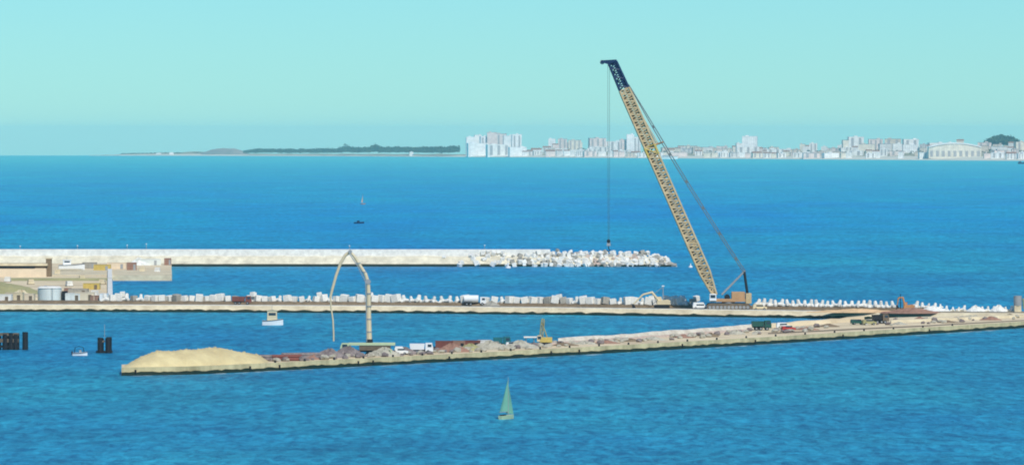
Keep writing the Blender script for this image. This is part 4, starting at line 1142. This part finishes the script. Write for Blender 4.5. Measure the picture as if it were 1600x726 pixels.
# labels of the town: landmark zone + ordinal when needed
ORD = ['leftmost', 'second', 'third', 'fourth', 'fifth', 'sixth', 'seventh', 'eighth', 'ninth', 'tenth', 'eleventh', 'twelfth']
def bzone(px):
    for lim, nm in ((824, 'in the white tower cluster'), (870, 'just right of the tower cluster'), (965, 'on the low hill'), (1025, 'behind the crane boom'), (1100, 'right of the boom'), (1155, 'left of the lone tower'), (1215, 'round the lone tower'),
                    (1310, 'right of the lone tower'), (1448, 'left of the arched hall'), (1533, 'by the arched hall')):
        if px < lim: return nm
    return 'below the wooded mound'
def brow(dy): return 'on the shore' if dy < 250 else ('in the second row' if dy < 600 else ('in the third row' if dy < 1020 else 'in the back row'))
keys = {}
for t, d, px, dy, adj in blds: keys.setdefault('%s %s %s' % (d, brow(dy), bzone(px)), []).append((px, t))
for k_, lst in keys.items():
    lst.sort(key=lambda a: a[0])
    for i, (px, t) in enumerate(lst):
        if len(lst) == 1: t['label'] = k_
        else: t['label'] = (ORD[i] if i == 0 else ORD[min(i, 11)] + ' from left of the') .replace('leftmost', 'leftmost') + ' ' + k_ if i else 'leftmost ' + k_
        t['label'] = t['label'].replace('from left of the ', '')
        for cut in ('flat roofed ', 'red roofed ', ' the'):
            if len(t['label'].split()) > 16: t['label'] = t['label'].replace(cut, '', 1)
# long arched hall
p = on_coast(1491, 240); s = F / p.y; W = 82 / s; H = 21 / s
t = thing('arched_hall', 'long pale hall with shallow arched white roof on the right shore', 'hall', p, 0)
ol = [(-W / 2, -3)] + [(W / 2, -3)] + [(W / 2, H * .72)] + [(W / 2 - W * i / 16, H * (.72 + .28 * math.sin(math.pi * i / 16))) for i in range(1, 16)] + [(-W / 2, H * .72)]
part('wall', MB().prism(ol, -25, 25), WALLS[1][1], t)
rows = [[(W / 2 - W * i / 16, -27, H * (.74 + .28 * math.sin(math.pi * i / 16))), (W / 2 - W * i / 16, 27, H * (.74 + .28 * math.sin(math.pi * i / 16))),
         (W / 2 - W * i / 16, 27, H * (.83 + .28 * math.sin(math.pi * i / 16))), (W / 2 - W * i / 16, -27, H * (.83 + .28 * math.sin(math.pi * i / 16)))] for i in range(17)]
rf = loft(rows); nn = 4
rf.add([], []); rf.f += [(i * 4 + 3, (i + 1) * 4 + 3, (i + 1) * 4, i * 4) for i in range(16)]
part('roof', rf, M['roof_white'], t)
for i in range(9): part('door_bay', MB().box((-W / 2 + W * (i + .5) / 9, -25.2, H * .28), (W / 9 * .5, .8, H * .42)), M['loggia'], t)
# small white house in the wood, beach house on the spit
for px, dy, w_, h_, lab in ((643, 45, 6, 15, 'small white house at the foot of the dark woodland'), (268, 150, 7, 9, 'small white house on the sandy spit'), (248, 200, 9, 6, 'low white shed left of the small house on the sandy spit')):
    p = on_coast(px, dy); s = F / p.y; W = w_ / s
    t = thing('shore_house', lab, 'house', p)
    part('wall', MB().box((0, 0, h_ / 2), (W, 9, h_)), WALLS[4][1], t)
    part('roof', MB().add([(-W / 2 - 1, -5, h_), (W / 2 + 1, -5, h_), (W / 2 + 1, 5, h_), (-W / 2 - 1, 5, h_), (0, -5, h_ + 3), (0, 5, h_ + 3)], [(0, 1, 4), (2, 3, 5), (1, 2, 5, 4), (3, 0, 4, 5), (3, 2, 1, 0)]), M['roof_white'], t)
# moored white ferry near the boom
p = P(1043, 248.6)
workboat('far_ferry', 'white passenger ferry close inshore right of the crane boom', 'ferry', p, 0, 62, 13, 6.5, (9, 34, 5, -4), M['white_paint'], M['white_paint'])
p = P(1597, 256)
workboat('far_barge', 'dark low barge off the shore at the extreme right', 'barge', p, 0, 20, 6, 3, (4, 6, 3, -5), M['navy'], M['navy'])
